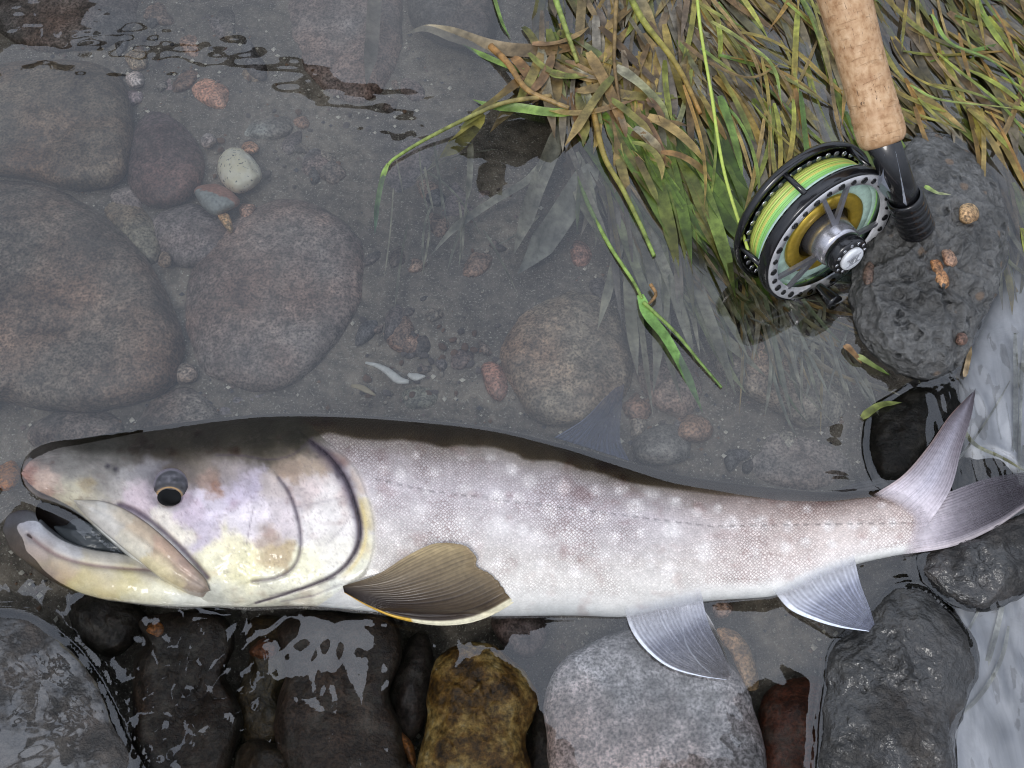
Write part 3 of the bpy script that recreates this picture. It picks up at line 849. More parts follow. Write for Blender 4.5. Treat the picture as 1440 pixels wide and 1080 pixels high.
def fish_relief(px, py):
    r = np.zeros(px.shape)
    d, s = seg_dist(px, py, GILL)
    head = (s > 0)                                # head side of the gill line
    r += np.where(head, 0.0022 * np.exp(-(d / 26) ** 2), -0.0016 * np.exp(-d / 6))
    r -= 0.0012 * np.exp(-(d / 2.5) ** 2)
    d, s = seg_dist(px, py, PREO)
    r += np.where(s > 0, 0.0012 * np.exp(-(d / 16) ** 2), 0) - 0.0014 * np.exp(-(d / 3.0) ** 2)
    d, s = seg_dist(px, py, CLEI)
    r += np.where(s > 0, 0.0008 * np.exp(-(d / 14) ** 2), -0.0003 * np.exp(-d / 10))
    for c in (SEAM, SEAM2, NAPE, *BRAN):
        d, s = seg_dist(px, py, c)
        r -= 0.0005 * np.exp(-(d / 2.0) ** 2)
    for c in SCR:
        d, s = seg_dist(px, py, c)
        r -= 0.0003 * np.exp(-(d / 1.4) ** 2)
    d, s = seg_dist(px, py, LIPG)
    r -= 0.0018 * np.exp(-(d / 4) ** 2)
    # eye socket, nostril, cheek fullness
    e = np.hypot(px - 241, (py - 684) * 1.02)
    r -= 0.0040 * np.exp(-(e / 22) ** 2)
    r += 0.0009 * np.exp(-((e - 34) / 7) ** 2)
    for nx, ny in ((152, 655), (163, 659)):
        r -= 0.0018 * np.exp(-(np.hypot(px - nx, py - ny) / 4.2) ** 2)
    r += 0.0018 * np.exp(-(np.hypot(px - 335, py - 760) / 50) ** 2)
    r += 0.0025 * np.exp(-(np.hypot((px - 55) / 1.5, py - 668) / 22) ** 2)
    hd = 1 / (1 + np.exp((px - 460) / 20))
    q = np.stack([px / 22, py / 22, 0 * px], -1)
    r += hd * (0.0007 * fbm(q, 5, 5, 0.6) - 0.0005 * np.clip(0.12 - np.abs(fbm(np.stack([px / 30 + py / 60, py / 9, 0 * px], -1), 19, 4, 0.6)), 0, 1) / 0.12)
    r += (1 - hd) * 0.00018 * fbm(q * np.array([0.4, 1.2, 1]), 6, 3)
    # belly folds behind the gill
    r += 0.0006 * np.exp(-((py - 845) / 22) ** 2) * np.sin((px + py * 1.7) / 9) * np.exp(-((px - 440) / 80) ** 2)
    return r


SAMP = [
    (34, 662, 150, 112, 112, 14), (60, 680, 168, 140, 134, 16), (70, 640, 92, 86, 92, 18), (95, 660, 112, 108, 112, 18), (95, 688, 168, 160, 142, 14), (135, 640, 84, 80, 84, 20), (140, 665, 118, 112, 116, 18),
    (125, 700, 160, 152, 140, 16), (120, 684, 135, 112, 76, 10), (165, 640, 88, 84, 88, 16), (200, 620, 58, 48, 46, 26), (280, 606, 54, 44, 41, 28), (360, 598, 52, 44, 39, 28), (430, 596, 54, 48, 38, 24), (120, 622, 70, 64, 68, 18),
    (175, 670, 134, 130, 140, 14), (190, 700, 176, 156, 176, 14), (160, 692, 160, 152, 156, 12), (270, 632, 76, 66, 62, 22), (330, 628, 78, 68, 64, 22), (395, 628, 84, 74, 68, 18), (205, 652, 122, 118, 134, 14), (285, 655, 112, 98, 96, 16),
    (296, 676, 146, 112, 104, 9), (306, 688, 132, 84, 68, 7), (325, 660, 138, 124, 132, 18), (340, 690, 178, 164, 198, 18), (310, 712, 196, 184, 212, 16), (268, 722, 190, 170, 200, 14), (290, 745, 190, 176, 206, 16), (235, 725, 212, 202, 200, 10),
    (255, 748, 214, 204, 196, 9), (350, 730, 216, 204, 224, 20), (322, 772, 222, 212, 180, 18), (345, 800, 222, 214, 172, 20), (300, 790, 214, 208, 180, 14), (372, 755, 178, 156, 152, 12), (385, 780, 190, 164, 128, 13), (400, 720, 196, 182, 198, 14),
    (395, 690, 176, 160, 168, 14), (405, 655, 150, 122, 108, 14), (440, 655, 172, 146, 130, 12), (432, 690, 196, 176, 184, 14), (470, 690, 210, 200, 208, 18), (460, 735, 226, 218, 226, 22), (470, 780, 224, 218, 214, 20), (430, 800, 222, 216, 188, 16),
    (440, 830, 218, 214, 200, 18), (380, 836, 210, 206, 190, 16), (330, 832, 206, 202, 186, 16), (300, 845, 190, 190, 184, 14), (490, 838, 206, 208, 206, 16), (480, 812, 210, 210, 206, 10), (480, 640, 150, 118, 112, 10), (505, 680, 190, 166, 158, 9), (513, 725, 206, 188, 150, 8),
    (517, 770, 214, 206, 178, 8), (508, 800, 208, 206, 190, 10), (445, 628, 96, 86, 84, 10), (470, 660, 108, 104, 110, 6),
]
SA = np.array(SAMP, float)
BV = [0, .05, .104, .124, .20, .34, .5, .66, .8, .9, 1]
B1 = np.array([(30, 24, 14), (36, 29, 18), (54, 45, 32), (130, 121, 116), (162, 154, 158), (196, 189, 198), (200, 194, 200), (204, 199, 201), (212, 209, 210), (216, 215, 218), (196, 200, 206)], float)
B2 = np.array([(56, 47, 38), (74, 63, 54), (116, 102, 94), (150, 134, 132), (182, 166, 164), (206, 192, 191), (213, 201, 201), (218, 208, 209), (222, 215, 218), (230, 230, 234), (208, 212, 218)], float)
SPOTS = [(553, 620, 9), (610, 664, 12), (563, 668, 10), (590, 720, 12), (620, 745, 13), (655, 690, 11), (650, 738, 15), (690, 640, 9), (700, 700, 14), (720, 660, 9), (745, 678, 12), (700, 740, 16), (735, 745, 10), (755, 755, 13), (793, 685, 12), (770, 715, 10), (800, 755, 13), (775, 720, 9),
         (838, 690, 9), (845, 728, 12), (874, 686, 11), (893, 715, 15), (862, 757, 9), (848, 783, 13), (882, 785, 9), (915, 790, 10), (918, 690, 12), (945, 745, 13), (950, 705, 9), (965, 690, 8), (990, 776, 15), (940, 800, 12), (1028, 738, 14), (1068, 737, 13), (1100, 705, 9), (1020, 690, 7),
         (810, 803, 10), (700, 790, 9), (760, 790, 8), (1108, 740, 9), (1105, 770, 10), (1135, 715, 8), (1133, 762, 9), (1165, 740, 9), (1060, 776, 12), (1150, 700, 6), (1180, 703, 6), (1200, 738, 8), (1215, 760, 8), (1240, 710, 6), (1255, 735, 7), (1275, 705, 6), (1085, 690, 6), (1050, 700, 7), (650, 640, 8), (585, 640, 7),
         (530, 700, 9), (540, 740, 12), (560, 760, 10), (635, 780, 9), (600, 690, 8), (820, 640, 6), (760, 640, 7), (870, 665, 6), (905, 672, 6), (540, 660, 8), (670, 765, 10), (730, 700, 8), (1170, 765, 7), (1230, 745, 6), (980, 720, 8), (1010, 715, 7), (900, 750, 8), (820, 720, 8)]


def fish_colour(px, py):
    tp, bt = ftop(px), fbot(px)
    v = np.clip((py - tp) / (bt - tp), 0, 1)
    wob = 0.02 * fbm(np.stack([px / 40, py / 30, 0 * px], -1), 8, 3)
    k = np.clip((px - 880) / 240, 0, 1); k = (k * k * (3 - 2 * k))[..., None]
    vv = np.clip(v + wob, 0, 1)
    c1 = np.stack([np.interp(vv, BV, B1[:, i]) for i in range(3)], -1)
    c2 = np.stack([np.interp(vv, BV, B2[:, i]) for i in range(3)], -1)
    body = c1 * (1 - k) + c2 * k
    # white belly widening to the rear, clear of scales
    w = np.zeros(px.shape + (3,)); ws = np.zeros(px.shape)
    qq = np.stack([px / 24, py / 24, 0 * px], -1)
    wx_ = px + 9 * fbm(qq, 101, 4, 0.65); wy_ = py + 9 * fbm(qq, 131, 4, 0.65)
    for sx, sy, r, g, b, sg in SA:
        e = np.exp(-((wx_ - sx) ** 2 + (wy_ - sy) ** 2) / (2 * (sg * 0.72) ** 2))
        w += e[..., None] * np.array([r, g, b]); ws += e
    head = (w + 0.002 * body) / (ws[..., None] + 0.002)
    head = head * (1 - 0.5 * np.clip((0.23 - v) / 0.09, 0, 1) * np.clip((px - 60) / 60, 0, 1))[..., None]
    grey = head.mean(-1, keepdims=True)
    head = grey + (head - grey) * 0.72 + np.array([2, 2, -4])
    d, s = seg_dist(px, py, CLEI)
    sd = np.where(s > 0, -d, d)
    far = (px > 540) | (py < 0)
    hm = np.where(px > 545, 0.0, np.where(px < 425, 1.0, 1 / (1 + np.exp(sd / 2.2))))
    topm = np.clip((640 - py) / 10, 0, 1) * np.clip((px - 420) / 60, 0, 1)
    hm = hm * (1 - topm)
    c = head * hm[..., None] + body * (1 - hm[..., None])
    sp = np.zeros(px.shape)
    for sx, sy, r in SPOTS:
        wx = 1 + 0.25 * vnoise(np.array([sx / 9.0, sy / 9.0, 0.5]))
        sp = np.maximum(sp, np.exp(-(((px - sx) / (0.95 * r * wx)) ** 2 + ((py - sy) / (0.95 * r)) ** 2) ** 2.0))
    sp *= np.clip((v - 0.125) / 0.05, 0, 1) * (1 - hm) * np.interp(px, [520, 700, 1000], [0.4, 0.62, 0.7]) * (0.8 + 0.3 * fbm(np.stack([px / 5, py / 5, 0 * px], -1), 66, 2))
    c = c * (1 - sp[..., None]) + np.array([246, 243, 248]) * sp[..., None]
    # slight mottling, blotches of brown on cheek and flank
    m = fbm(np.stack([px / 16, py / 16, 0 * px], -1), 12, 5, 0.7)
    c = c * (1 + (0.04 + 0.05 * hm) * m)[..., None]
    fr = fbm(np.stack([px / 4, py / 4, 0 * px], -1), 17, 3, 0.7)
    frk = np.clip((fr - 0.75) / 0.25, 0, 1) * hm * 0.2 * np.clip((800 - py) / 60, 0.1, 1)
    c = c * (1 - frk[..., None]) + np.array([84, 70, 74]) * frk[..., None]
    st_r = np.abs(fbm(np.stack([px / 30 + py / 60, py / 9, 0 * px], -1), 19, 4, 0.6))
    strk = np.clip((0.07 - st_r) / 0.07, 0, 1) * hm * 0.22
    c = c * (1 - strk[..., None]) + np.array([96, 84, 90]) * strk[..., None]
    m2 = np.clip(fbm(np.stack([px / 26, py / 20, 0 * px + 3], -1), 14, 3) - 0.35, 0, 1)
    c = c - m2[..., None] * np.array([30, 42, 44])
    # shade in the creases, painted into the skin colour
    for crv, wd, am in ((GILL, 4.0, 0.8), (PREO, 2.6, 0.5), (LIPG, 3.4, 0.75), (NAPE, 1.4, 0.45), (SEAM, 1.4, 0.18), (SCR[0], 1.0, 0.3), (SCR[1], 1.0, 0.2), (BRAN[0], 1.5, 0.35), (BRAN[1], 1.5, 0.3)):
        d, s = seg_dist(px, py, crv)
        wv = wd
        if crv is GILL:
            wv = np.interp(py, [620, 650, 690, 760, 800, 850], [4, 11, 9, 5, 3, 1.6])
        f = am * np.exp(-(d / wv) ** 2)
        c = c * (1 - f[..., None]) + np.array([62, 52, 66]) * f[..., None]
    # yellow rim behind the gill opening
    d, s = seg_dist(px, py, GILL)
    f = np.where(s < 0, 0.55 * np.exp(-((d - 9) / 3.0) ** 2), 0) * np.clip((py - 690) / 20, 0, 1) * np.clip((815 - py) / 15, 0, 1)
    c = c * (1 - f[..., None]) + np.array([214, 190, 120]) * f[..., None]
    # lateral line pores
    lat = np.array([(525, 673), (600, 690), (800, 715), (1000, 740), (1300, 735)], float)
    d, s = seg_dist(px, py, lat)
    f = 0.25 * np.exp(-(d / 1.4) ** 2) * (np.sin(px / 2.4) > -0.2) * (px > 525)
    c = c * (1 - f[..., None])
    e = np.hypot(px - 241, (py - 684))
    f = 0.3 * np.exp(-((e - 31) / 7) ** 2)
    c = c * (1 - f[..., None]) + np.array([70, 66, 74]) * f[..., None]
    for nx, ny in ((152, 655), (163, 659)):
        f = 0.7 * np.exp(-(np.hypot(px - nx, py - ny) / 4) ** 2)
        c = c * (1 - f[..., None]) + np.array([50, 48, 58]) * f[..., None]
    c = c * np.array([1.0, 0.992, 0.955]) ** ((1 - 0.4 * hm)[..., None])
    scale = (1 - hm) * np.clip((0.955 - v) / 0.12, 0, 1)
    return srgb(*[np.clip(c[..., i], 0, 255) for i in range(3)]) if False else np.moveaxis(np.array([_s1(c[..., i]) for i in range(3)]), 0, -1), scale


def _s1(c):
    c = np.clip(c, 0, 255) / 255
    return np.where(c <= 0.04045, c / 12.92, ((c + 0.055) / 1.055) ** 2.4)


shells = []          # (V, faces list, colour, scale mask, uv)


def add_shell(V, F, C, S, U):
    shells.append((V.reshape(-1, 3), F, C.reshape(-1, 3), S.ravel(), U.reshape(-1, 2)))


# main trunk and head: rings of the upper skin plus a plain underside
nx_, nt = 660, 150
xx = np.r_[30 + (np.linspace(0, 1, 40) ** 2) * 40, np.linspace(71.5, 1335, nx_ - 40)]
th = np.linspace(0, math.pi, nt)
vv = (1 - np.cos(th)) / 2
PXg = np.repeat(xx[:, None], nt, 1)
tp, bt = ftop(xx)[:, None], fbot(xx)[:, None]
PYg = tp + (bt - tp) * vv[None]
Zg = fish_z(PXg, PYg) + fish_relief(PXg, PYg) * np.sin(th)[None] ** 0.5
Vup = P(PXg, PYg, Zg)
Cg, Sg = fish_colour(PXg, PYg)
nb = 20
th2 = np.linspace(0, math.pi, nb + 2)[1:-1]
vb = (1 + np.cos(th2)) / 2
PYb = tp + (bt - tp) * vb[None]
qb = np.abs(2 * vb - 1)[None]
Zb = ZD_at(xx)[:, None] * (1 - vb) + ZB_at(xx)[:, None] * vb - 0.75 * H_at(xx)[:, None] * (1 - qb ** 2.2) ** 0.55
Vdn = P(np.repeat(xx[:, None], nb, 1), PYb, Zb)
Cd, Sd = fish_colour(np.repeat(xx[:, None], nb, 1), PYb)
V = np.concatenate([Vup, Vdn], 1); NV = nt + nb
i = np.arange(nx_ - 1)[:, None]; j = np.arange(NV)[None]
j2 = (j + 1) % NV
F = np.stack([i * NV + j, i * NV + j2, (i + 1) * NV + j2, (i + 1) * NV + j], -1).reshape(-1, 4)
U = np.stack([np.concatenate([PXg, np.repeat(xx[:, None], nb, 1)], 1), np.concatenate([PYg, PYb], 1)], -1) / 1000
caps = np.stack([np.arange(NV)[::-1], (nx_ - 1) * NV + np.arange(NV)])
add_shell(V, [F, caps], np.concatenate([Cg, Cd], 1), np.concatenate([Sg, Sd], 1), U)

# lower jaw
nx2, nt2 = 190, 60
xj = np.r_[4 + np.linspace(0, 1, 30) ** 2 * 26, np.linspace(31, 330, nx2 - 30)]
th = np.linspace(0, 2 * math.pi, nt2 * 2, endpoint=False)
vj = (1 - np.cos(th)) / 2
tp, bt = jtop(xj)[:, None], jbot(xj)[:, None]
PXj = np.repeat(xj[:, None], nt2 * 2, 1); PYj = tp + (bt - tp) * vj[None]
Hj = np.interp(xj, [4, 40, 120, 250, 330], [.003, .008, .013, .017, .006])[:, None]
z0 = np.interp(xj, [4, 60, 150, 330], [-.008, -.006, -.004, -.006])[:, None]
up = np.sin(th)[None]
prof = np.sign(up) * np.abs(up) ** 0.9
JG = catmull([(40, 752), (62, 770), (90, 785), (130, 795), (180, 800), (226, 803)], 40)
dj, sj = seg_dist(PXj, PYj, JG)
inner = 1 / (1 + np.exp((sj * dj) / 3.0))
relief = -0.0016 * np.exp(-(dj / 4) ** 2) + 0.0015 * np.exp(-(np.hypot((PXj - 22), PYj - 738) / 18) ** 2)
relief += 0.0004 * fbm(np.stack([PXj / 16, PYj / 16, 0 * PXj], -1), 25, 3)
Vj = P(PXj, PYj, z0 + Hj * prof + np.where(up > 0, relief, 0))
JS = np.array([(22, 735, 128, 126, 136, 12), (20, 755, 120, 106, 96, 10), (50, 775, 150, 128, 112, 14), (60, 742, 150, 152, 160, 14), (100, 772, 176, 174, 176, 14), (150, 786, 190, 184, 180, 16), (210, 797, 182, 172, 160, 12),
               (60, 795, 140, 122, 92, 10), (90, 800, 178, 148, 104, 12), (140, 808, 186, 166, 112, 16), (120, 822, 176, 156, 88, 12), (180, 822, 196, 180, 116, 16), (190, 842, 208, 204, 176, 12), (120, 834, 190, 180, 140, 9), (240, 830, 212, 206, 172, 18), (300, 845, 206, 204, 186, 18), (255, 850, 206, 206, 194, 10), (70, 812, 120, 100, 92, 8)], float)
JW = fbm(np.stack([PXj / 20, PYj / 20, 0 * PXj], -1), 77, 4, 0.65)
w = np.zeros(PXj.shape + (3,)); ws = np.full(PXj.shape, 1e-5)
for sx, sy, r, g, b, sg in JS:
    e = np.exp(-((PXj + 7 * JW - sx) ** 2 + (PYj + 5 * JW - sy) ** 2) / (2 * sg ** 2)); w += e[..., None] * np.array([r, g, b]); ws += e
cj = w / ws[..., None]
cj = cj.mean(-1, keepdims=True) + (cj - cj.mean(-1, keepdims=True)) * 0.72
cj = cj * (1 + 0.05 * fbm(np.stack([PXj / 12, PYj / 12, 0 * PXj], -1), 33, 3))[..., None]
f = 0.6 * np.exp(-(dj / 2.6) ** 2)
cj = cj * (1 - f[..., None]) + np.array([96, 72, 70]) * f[..., None]
i = np.arange(nx2 - 1)[:, None]; j = np.arange(nt2 * 2)[None]; j2 = (j + 1) % (nt2 * 2); NJ = nt2 * 2
Fj = np.stack([i * NJ + j, i * NJ + j2, (i + 1) * NJ + j2, (i + 1) * NJ + j], -1).reshape(-1, 4)
add_shell(Vj, [Fj, np.stack([np.arange(NJ)[::-1], (nx2 - 1) * NJ + np.arange(NJ)])], np.moveaxis(np.array([_s1(cj[..., k]) for k in range(3)]), 0, -1), np.zeros(PXj.shape), np.stack([PXj, PYj], -1) / 1000)

# maxilla: the long bone plate along the upper jaw
uu = np.linspace(0, 1, 120); ww = np.linspace(0, 1, 36)
up_e = arcres([(104, 703), (140, 704), (172, 714), (205, 734), (238, 762), (266, 790), (288, 813), (295, 830)], 120)
lo_e = arcres([(104, 706), (118, 722), (150, 750), (188, 781), (222, 808), (252, 826), (280, 835), (295, 832)], 120)
G = up_e[:, None] * (1 - ww)[None, :, None] + lo_e[:, None] * ww[None, :, None]
gxp, gyp = G[..., 0], G[..., 1]
zb = (fish_z(up_e[:, 0], up_e[:, 1]) + 0.0012)[:, None] * np.interp(uu, [0, 0.1, 1], [1, 1, 1.0])[:, None]
sh = np.sin(np.pi * ww)[None] ** 0.6 * np.sin(np.pi * np.clip(uu, 0.001, 0.999))[:, None] ** 0.35
zm = zb + 0.0052 * sh - 0.0008 - 0.004 * ww[None] ** 1.5 - 0.0012 * np.exp(-((ww[None] - 0.42) / 0.1) ** 2) * sh
zm = zm + 0.0003 * fbm(np.stack([gxp / 10, gyp / 10, 0 * gxp], -1), 44, 3)
Vm = P(gxp, gyp, zm)
MS = np.array([(112, 706, 160, 152, 138, 10), (150, 730, 182, 176, 166, 12), (170, 722, 178, 160, 132, 8), (200, 748, 176, 150, 118, 9), (190, 766, 196, 188, 166, 9), (235, 775, 176, 138, 110, 10), (225, 795, 196, 180, 130, 10), (262, 800, 168, 132, 112, 10), (250, 815, 186, 168, 118, 9), (282, 820, 150, 128, 108, 10), (240, 762, 150, 118, 92, 6)], float)
MW = fbm(np.stack([gxp / 12, gyp / 12, 0 * gxp], -1), 78, 4, 0.65)
w = np.zeros(gxp.shape + (3,)); ws = np.full(gxp.shape, 1e-5)
for sx, sy, r, g, b, sg in MS:
    e = np.exp(-((gxp + 6 * MW - sx) ** 2 + (gyp + 6 * MW - sy) ** 2) / (2 * sg ** 2)); w += e[..., None] * np.array([r, g, b]); ws += e
cm_ = w / ws[..., None]
cm_ = cm_.mean(-1, keepdims=True) + (cm_ - cm_.mean(-1, keepdims=True)) * 0.72
cm_ = cm_ * (1 + 0.07 * fbm(np.stack([gxp / 8, gyp / 8, 0 * gxp], -1), 45, 3))[..., None]
rim = np.exp(-((ww[None] - 0.0) / 0.03) ** 2)[..., None] * 0.7
cm_ = cm_ * (1 - rim) + np.array([70, 62, 60]) * rim
Vm2 = Vm.copy(); Vm2[..., 2] -= 0.006
add_shell(Vm, [grid_faces(120, 36)], np.moveaxis(np.array([_s1(cm_[..., k]) for k in range(3)]), 0, -1), np.zeros(gxp.shape), G / 1000)
# skirt of the plate, down into the head
rimidx = lambda A: np.concatenate([A[:, 0], A[-1, 1:], A[::-1, -1][1:], A[0, ::-1][1:-1]])
r0, r1, rc = rimidx(Vm), rimidx(Vm2), rimidx(np.moveaxis(np.array([_s1(cm_[..., k]) for k in range(3)]), 0, -1))
nr_ = len(r0)
add_shell(np.stack([r0, r1], 1), [grid_faces(nr_, 2, True)], np.stack([rc, rc], 1), np.zeros((nr_, 2)), np.zeros((nr_, 2, 2)))

# roof of the mouth: a sheet coloured near black as shadow between the jaws
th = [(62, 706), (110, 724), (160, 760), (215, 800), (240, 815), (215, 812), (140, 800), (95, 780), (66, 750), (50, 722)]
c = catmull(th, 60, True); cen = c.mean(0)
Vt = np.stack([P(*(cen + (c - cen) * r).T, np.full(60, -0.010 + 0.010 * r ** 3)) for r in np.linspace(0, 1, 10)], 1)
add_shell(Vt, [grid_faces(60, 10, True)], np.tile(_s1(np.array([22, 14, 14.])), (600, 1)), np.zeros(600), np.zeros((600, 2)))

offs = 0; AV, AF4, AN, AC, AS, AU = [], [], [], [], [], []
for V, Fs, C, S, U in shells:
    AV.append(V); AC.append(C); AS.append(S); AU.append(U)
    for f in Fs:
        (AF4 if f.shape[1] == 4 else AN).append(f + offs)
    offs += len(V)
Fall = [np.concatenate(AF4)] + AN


def mat_fish():
    t = NT('trout_skin')
    at = t.node('ShaderNodeAttribute', attribute_name='tint').outputs['Color']
    sm = t.node('ShaderNodeAttribute', attribute_name='scaly').outputs['Fac']
    uv = t.node('ShaderNodeUVMap', uv_map='map').outputs[0]
    wn_ = t.node('ShaderNodeTexNoise', {'Vector': uv, 'Scale': 26.0, 'Detail': 2.0}).outputs['Color']
    wv = t.node('ShaderNodeVectorMath', {0: wn_, 1: (0.010, 0.010, 0)}, operation='MULTIPLY').outputs[0]
    uvw = t.node('ShaderNodeVectorMath', {0: uv, 1: wv}, operation='ADD').outputs[0]
    mp = t.node('ShaderNodeMapping', {'Vector': uvw, 'Rotation': (0, 0, math.radians(45)), 'Scale': (262, 285, 1)})
    ns = t.noise(uv, 14, 3)
    vo = t.node('ShaderNodeTexVoronoi', {'Vector': mp.outputs[0], 'Scale': 1.0, 'Randomness': 0.48}, feature='DISTANCE_TO_EDGE')
    ed = t.ramp(vo.outputs['Distance'], [(0.02, 0.0), (0.22, 1.0)])
    vc = t.node('ShaderNodeTexVoronoi', {'Vector': mp.outputs[0], 'Scale': 1.0, 'Randomness': 0.48})
    cellv = t.node('ShaderNodeSeparateColor', {0: vc.outputs['Color']}).outputs[0]
    dark = t.mix(1.0, at, (0.46, 0.38, 0.37), 'MULTIPLY')
    pale = t.mix(1.0, at, t.ramp(cellv, [(0.0, 0.86), (1.0, 1.16)]), 'MULTIPLY')
    patch = t.ramp(t.noise(uv, 9, 4, 0.6), [(0.38, 0.15), (0.62, 1.0)])
    scaled = t.mix(ed, t.mix(t.math('MULTIPLY', sm, patch), at, dark), pale)
    a = t.mix(sm, at, scaled)
    co = t.node('ShaderNodeTexCoord').outputs['Object']
    spk = t.ramp(t.noise(co, 1500, 3, 0.6), [(0.30, 1.0), (0.36, 0.0)])
    hsk = t.math('MULTIPLY', t.math('SUBTRACT', 1.0, sm), t.math('MULTIPLY', spk, t.ramp(t.noise(co, 90, 4, 0.6), [(0.42, 0.0), (0.6, 0.55)])))
    a = t.mix(hsk, a, (0.09, 0.07, 0.07))
    fine = t.noise(co, 900, 3, 0.6)
    a = t.mix(1.0, a, t.ramp(fine, [(0.3, 0.92), (0.7, 1.06)]), 'MULTIPLY')
    hgt = t.math('MULTIPLY', t.ramp(vo.outputs['Distance'], [(0.0, 0.0), (0.45, 1.0)]), sm)
    nb = t.bump(hgt, 0.00035, 0.6)
    nb = t.bump(t.noise(co, 260, 6, 0.72), 0.0010, 0.6, nb)
    t.set(Base_Color=a, Normal=nb, Roughness=0.34, Metallic=0.0, Coat_Roughness=0.09)
    lum = t.node('ShaderNodeRGBToBW', {0: at}).outputs[0]
    t.set(Coat_Weight=t.ramp(lum, [(0.03, 0.02), (0.2, 0.55)]), Specular_IOR_Level=t.ramp(lum, [(0.03, 0.12), (0.2, 0.4)]))
    t.set(Subsurface_Weight=0.0)
    return t.m


M_FISH = mat_fish()
fish = thing('fish', tuple(P(700, 740, 0.0)), 'large silver trout with white spots lying on its side at the water surface', 'fish')
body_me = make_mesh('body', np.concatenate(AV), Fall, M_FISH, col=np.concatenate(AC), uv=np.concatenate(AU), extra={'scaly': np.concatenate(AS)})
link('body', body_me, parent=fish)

# eye
def disc_dome(cx, cy, rx, ry, ang, zc, h, nr=30, na=64, floor=-0.004):
    a = np.linspace(0, 2 * math.pi, na, endpoint=False); r = np.sin(np.linspace(0, math.pi / 2, nr))
    c, s = math.cos(ang), math.sin(ang)
    R, A = np.meshgrid(r, a)
    x = rx * R * np.cos(A); y = ry * R * np.sin(A)
    X_ = cx + x * c - y * s; Y_ = cy + x * s + y * c
    Z_ = zc + h * np.sqrt(np.clip(1 - R ** 2, 0, 1)) + floor * (R > 0.995)
    return P(X_, Y_, Z_), grid_faces(na, nr, True), X_, Y_, R


t = NT('eye_iris')
at = t.node('ShaderNodeAttribute', attribute_name='tint').outputs['Color']
t.set(Base_Color=at, Roughness=0.3, Coat_Weight=0.35, Coat_Roughness=0.03)
M_IRIS = t.m
ez = float(fish_z(np.array(241.), np.array(684.)))
V, F, Xe, Ye, R = disc_dome(241, 684, 27, 26, 0, ez - 0.004, 0.0065)
e = np.hypot((Xe - 238) / 18, (Ye - 699) / 13.5)
base = np.array([54, 52, 58.]) + 30 * fbm(np.stack([Xe / 7, Ye / 5, 0 * Xe], -1), 55, 4)[..., None]
dk = np.clip((R - 0.72) / 0.28, 0, 1)[..., None]
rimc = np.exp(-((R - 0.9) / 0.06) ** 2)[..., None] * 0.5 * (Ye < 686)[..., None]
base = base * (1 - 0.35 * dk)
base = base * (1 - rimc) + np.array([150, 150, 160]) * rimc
blend_ = (np.clip((R - 0.78) / 0.2, 0, 1) ** 1.5)[..., None] * np.clip(1 - (Ye - 690) / 12, 0.2, 1)[..., None] * 0.85
base = base * (1 - blend_) + np.array([128, 118, 130]) * blend_
gold = np.exp(-((e - 1.02) / 0.09) ** 2)[..., None] * np.clip((708 - Ye) / 10, 0.15, 1)[..., None]
base = base * (1 - gold) + np.array([170, 132, 78]) * gold
ink = np.exp(-((e - 1.35) / 0.2) ** 2)[..., None] * 0.7
base = base * (1 - ink) + np.array([24, 20, 20]) * ink
ie = link('eye', make_mesh('eye', V, F, M_IRIS, col=np.moveaxis(np.array([_s1(base[..., k]) for k in range(3)]), 0, -1)), parent=fish)
V, F, *_ = disc_dome(238, 699.5, 17, 12.5, 0, ez - 0.004 + 0.0063 * math.sqrt(1 - (18 / 29) ** 2) + 0.0012, 0.0006, nr=10, na=40, floor=-0.001)
link('pupil', make_mesh('pupil', V, F, simple('pupil_black', (0.002, 0.002, 0.002), 0.25)), parent=ie)
# tongue and pale mouth lining
t = NT('mouth_membrane')
t.set(Base_Color=(0.085, 0.095, 0.105), Roughness=0.3, Coat_Weight=0.15, Alpha=1.0)
ton = [(74, 742), (92, 738), (108, 726), (128, 728), (150, 742), (180, 752), (212, 766), (205, 778), (150, 778), (105, 770)]
V, F = dome(ton, -0.0015, 0.010, nr=24, na=80, flat=2, rough=0.07, seed=71)
link('tongue', make_mesh('tongue', V, F, t.m), parent=fish)


# fins: a patch between four edge curves with raised rays
def coons(root, tip, side0, side1, nu, nv):
    """root: u at v=0; tip: u at v=1; side0: v at u=0; side1: v at u=1"""
    u = np.linspace(0, 1, nu)[:, None, None]; v = np.linspace(0, 1, nv)[None, :, None]
    r, ti = arcres(root, nu)[:, None], arcres(tip, nu)[:, None]
    a, b = arcres(side0, nv)[None], arcres(side1, nv)[None]
    S = (1 - v) * r + v * ti + (1 - u) * a + u * b
    S -= (1 - u) * (1 - v) * r[:1] + u * (1 - v) * r[-1:] + (1 - u) * v * ti[:1] + u * v * ti[-1:]
    return S, u[..., 0], v[..., 0]


def mat_fin(alpha, name):
    t = NT(name)
    at = t.node('ShaderNodeAttribute', attribute_name='tint').outputs['Color']
    co = t.node('ShaderNodeTexCoord').outputs['Object']
    n = t.noise(co, 400, 3)
    a = t.mix(1.0, at, t.ramp(n, [(0.3, 0.85), (0.7, 1.15)]), 'MULTIPLY')
    al = t.node('ShaderNodeAttribute', attribute_name='solid').outputs['Fac']
    t.set(Base_Color=a, Roughness=0.4, Coat_Weight=0.15, Coat_Roughness=0.1, Specular_IOR_Level=0.3, Alpha=t.math('MULTIPLY', al, alpha))
    return t.m


M_FIN = mat_fin(1.0, 'fin_membrane')


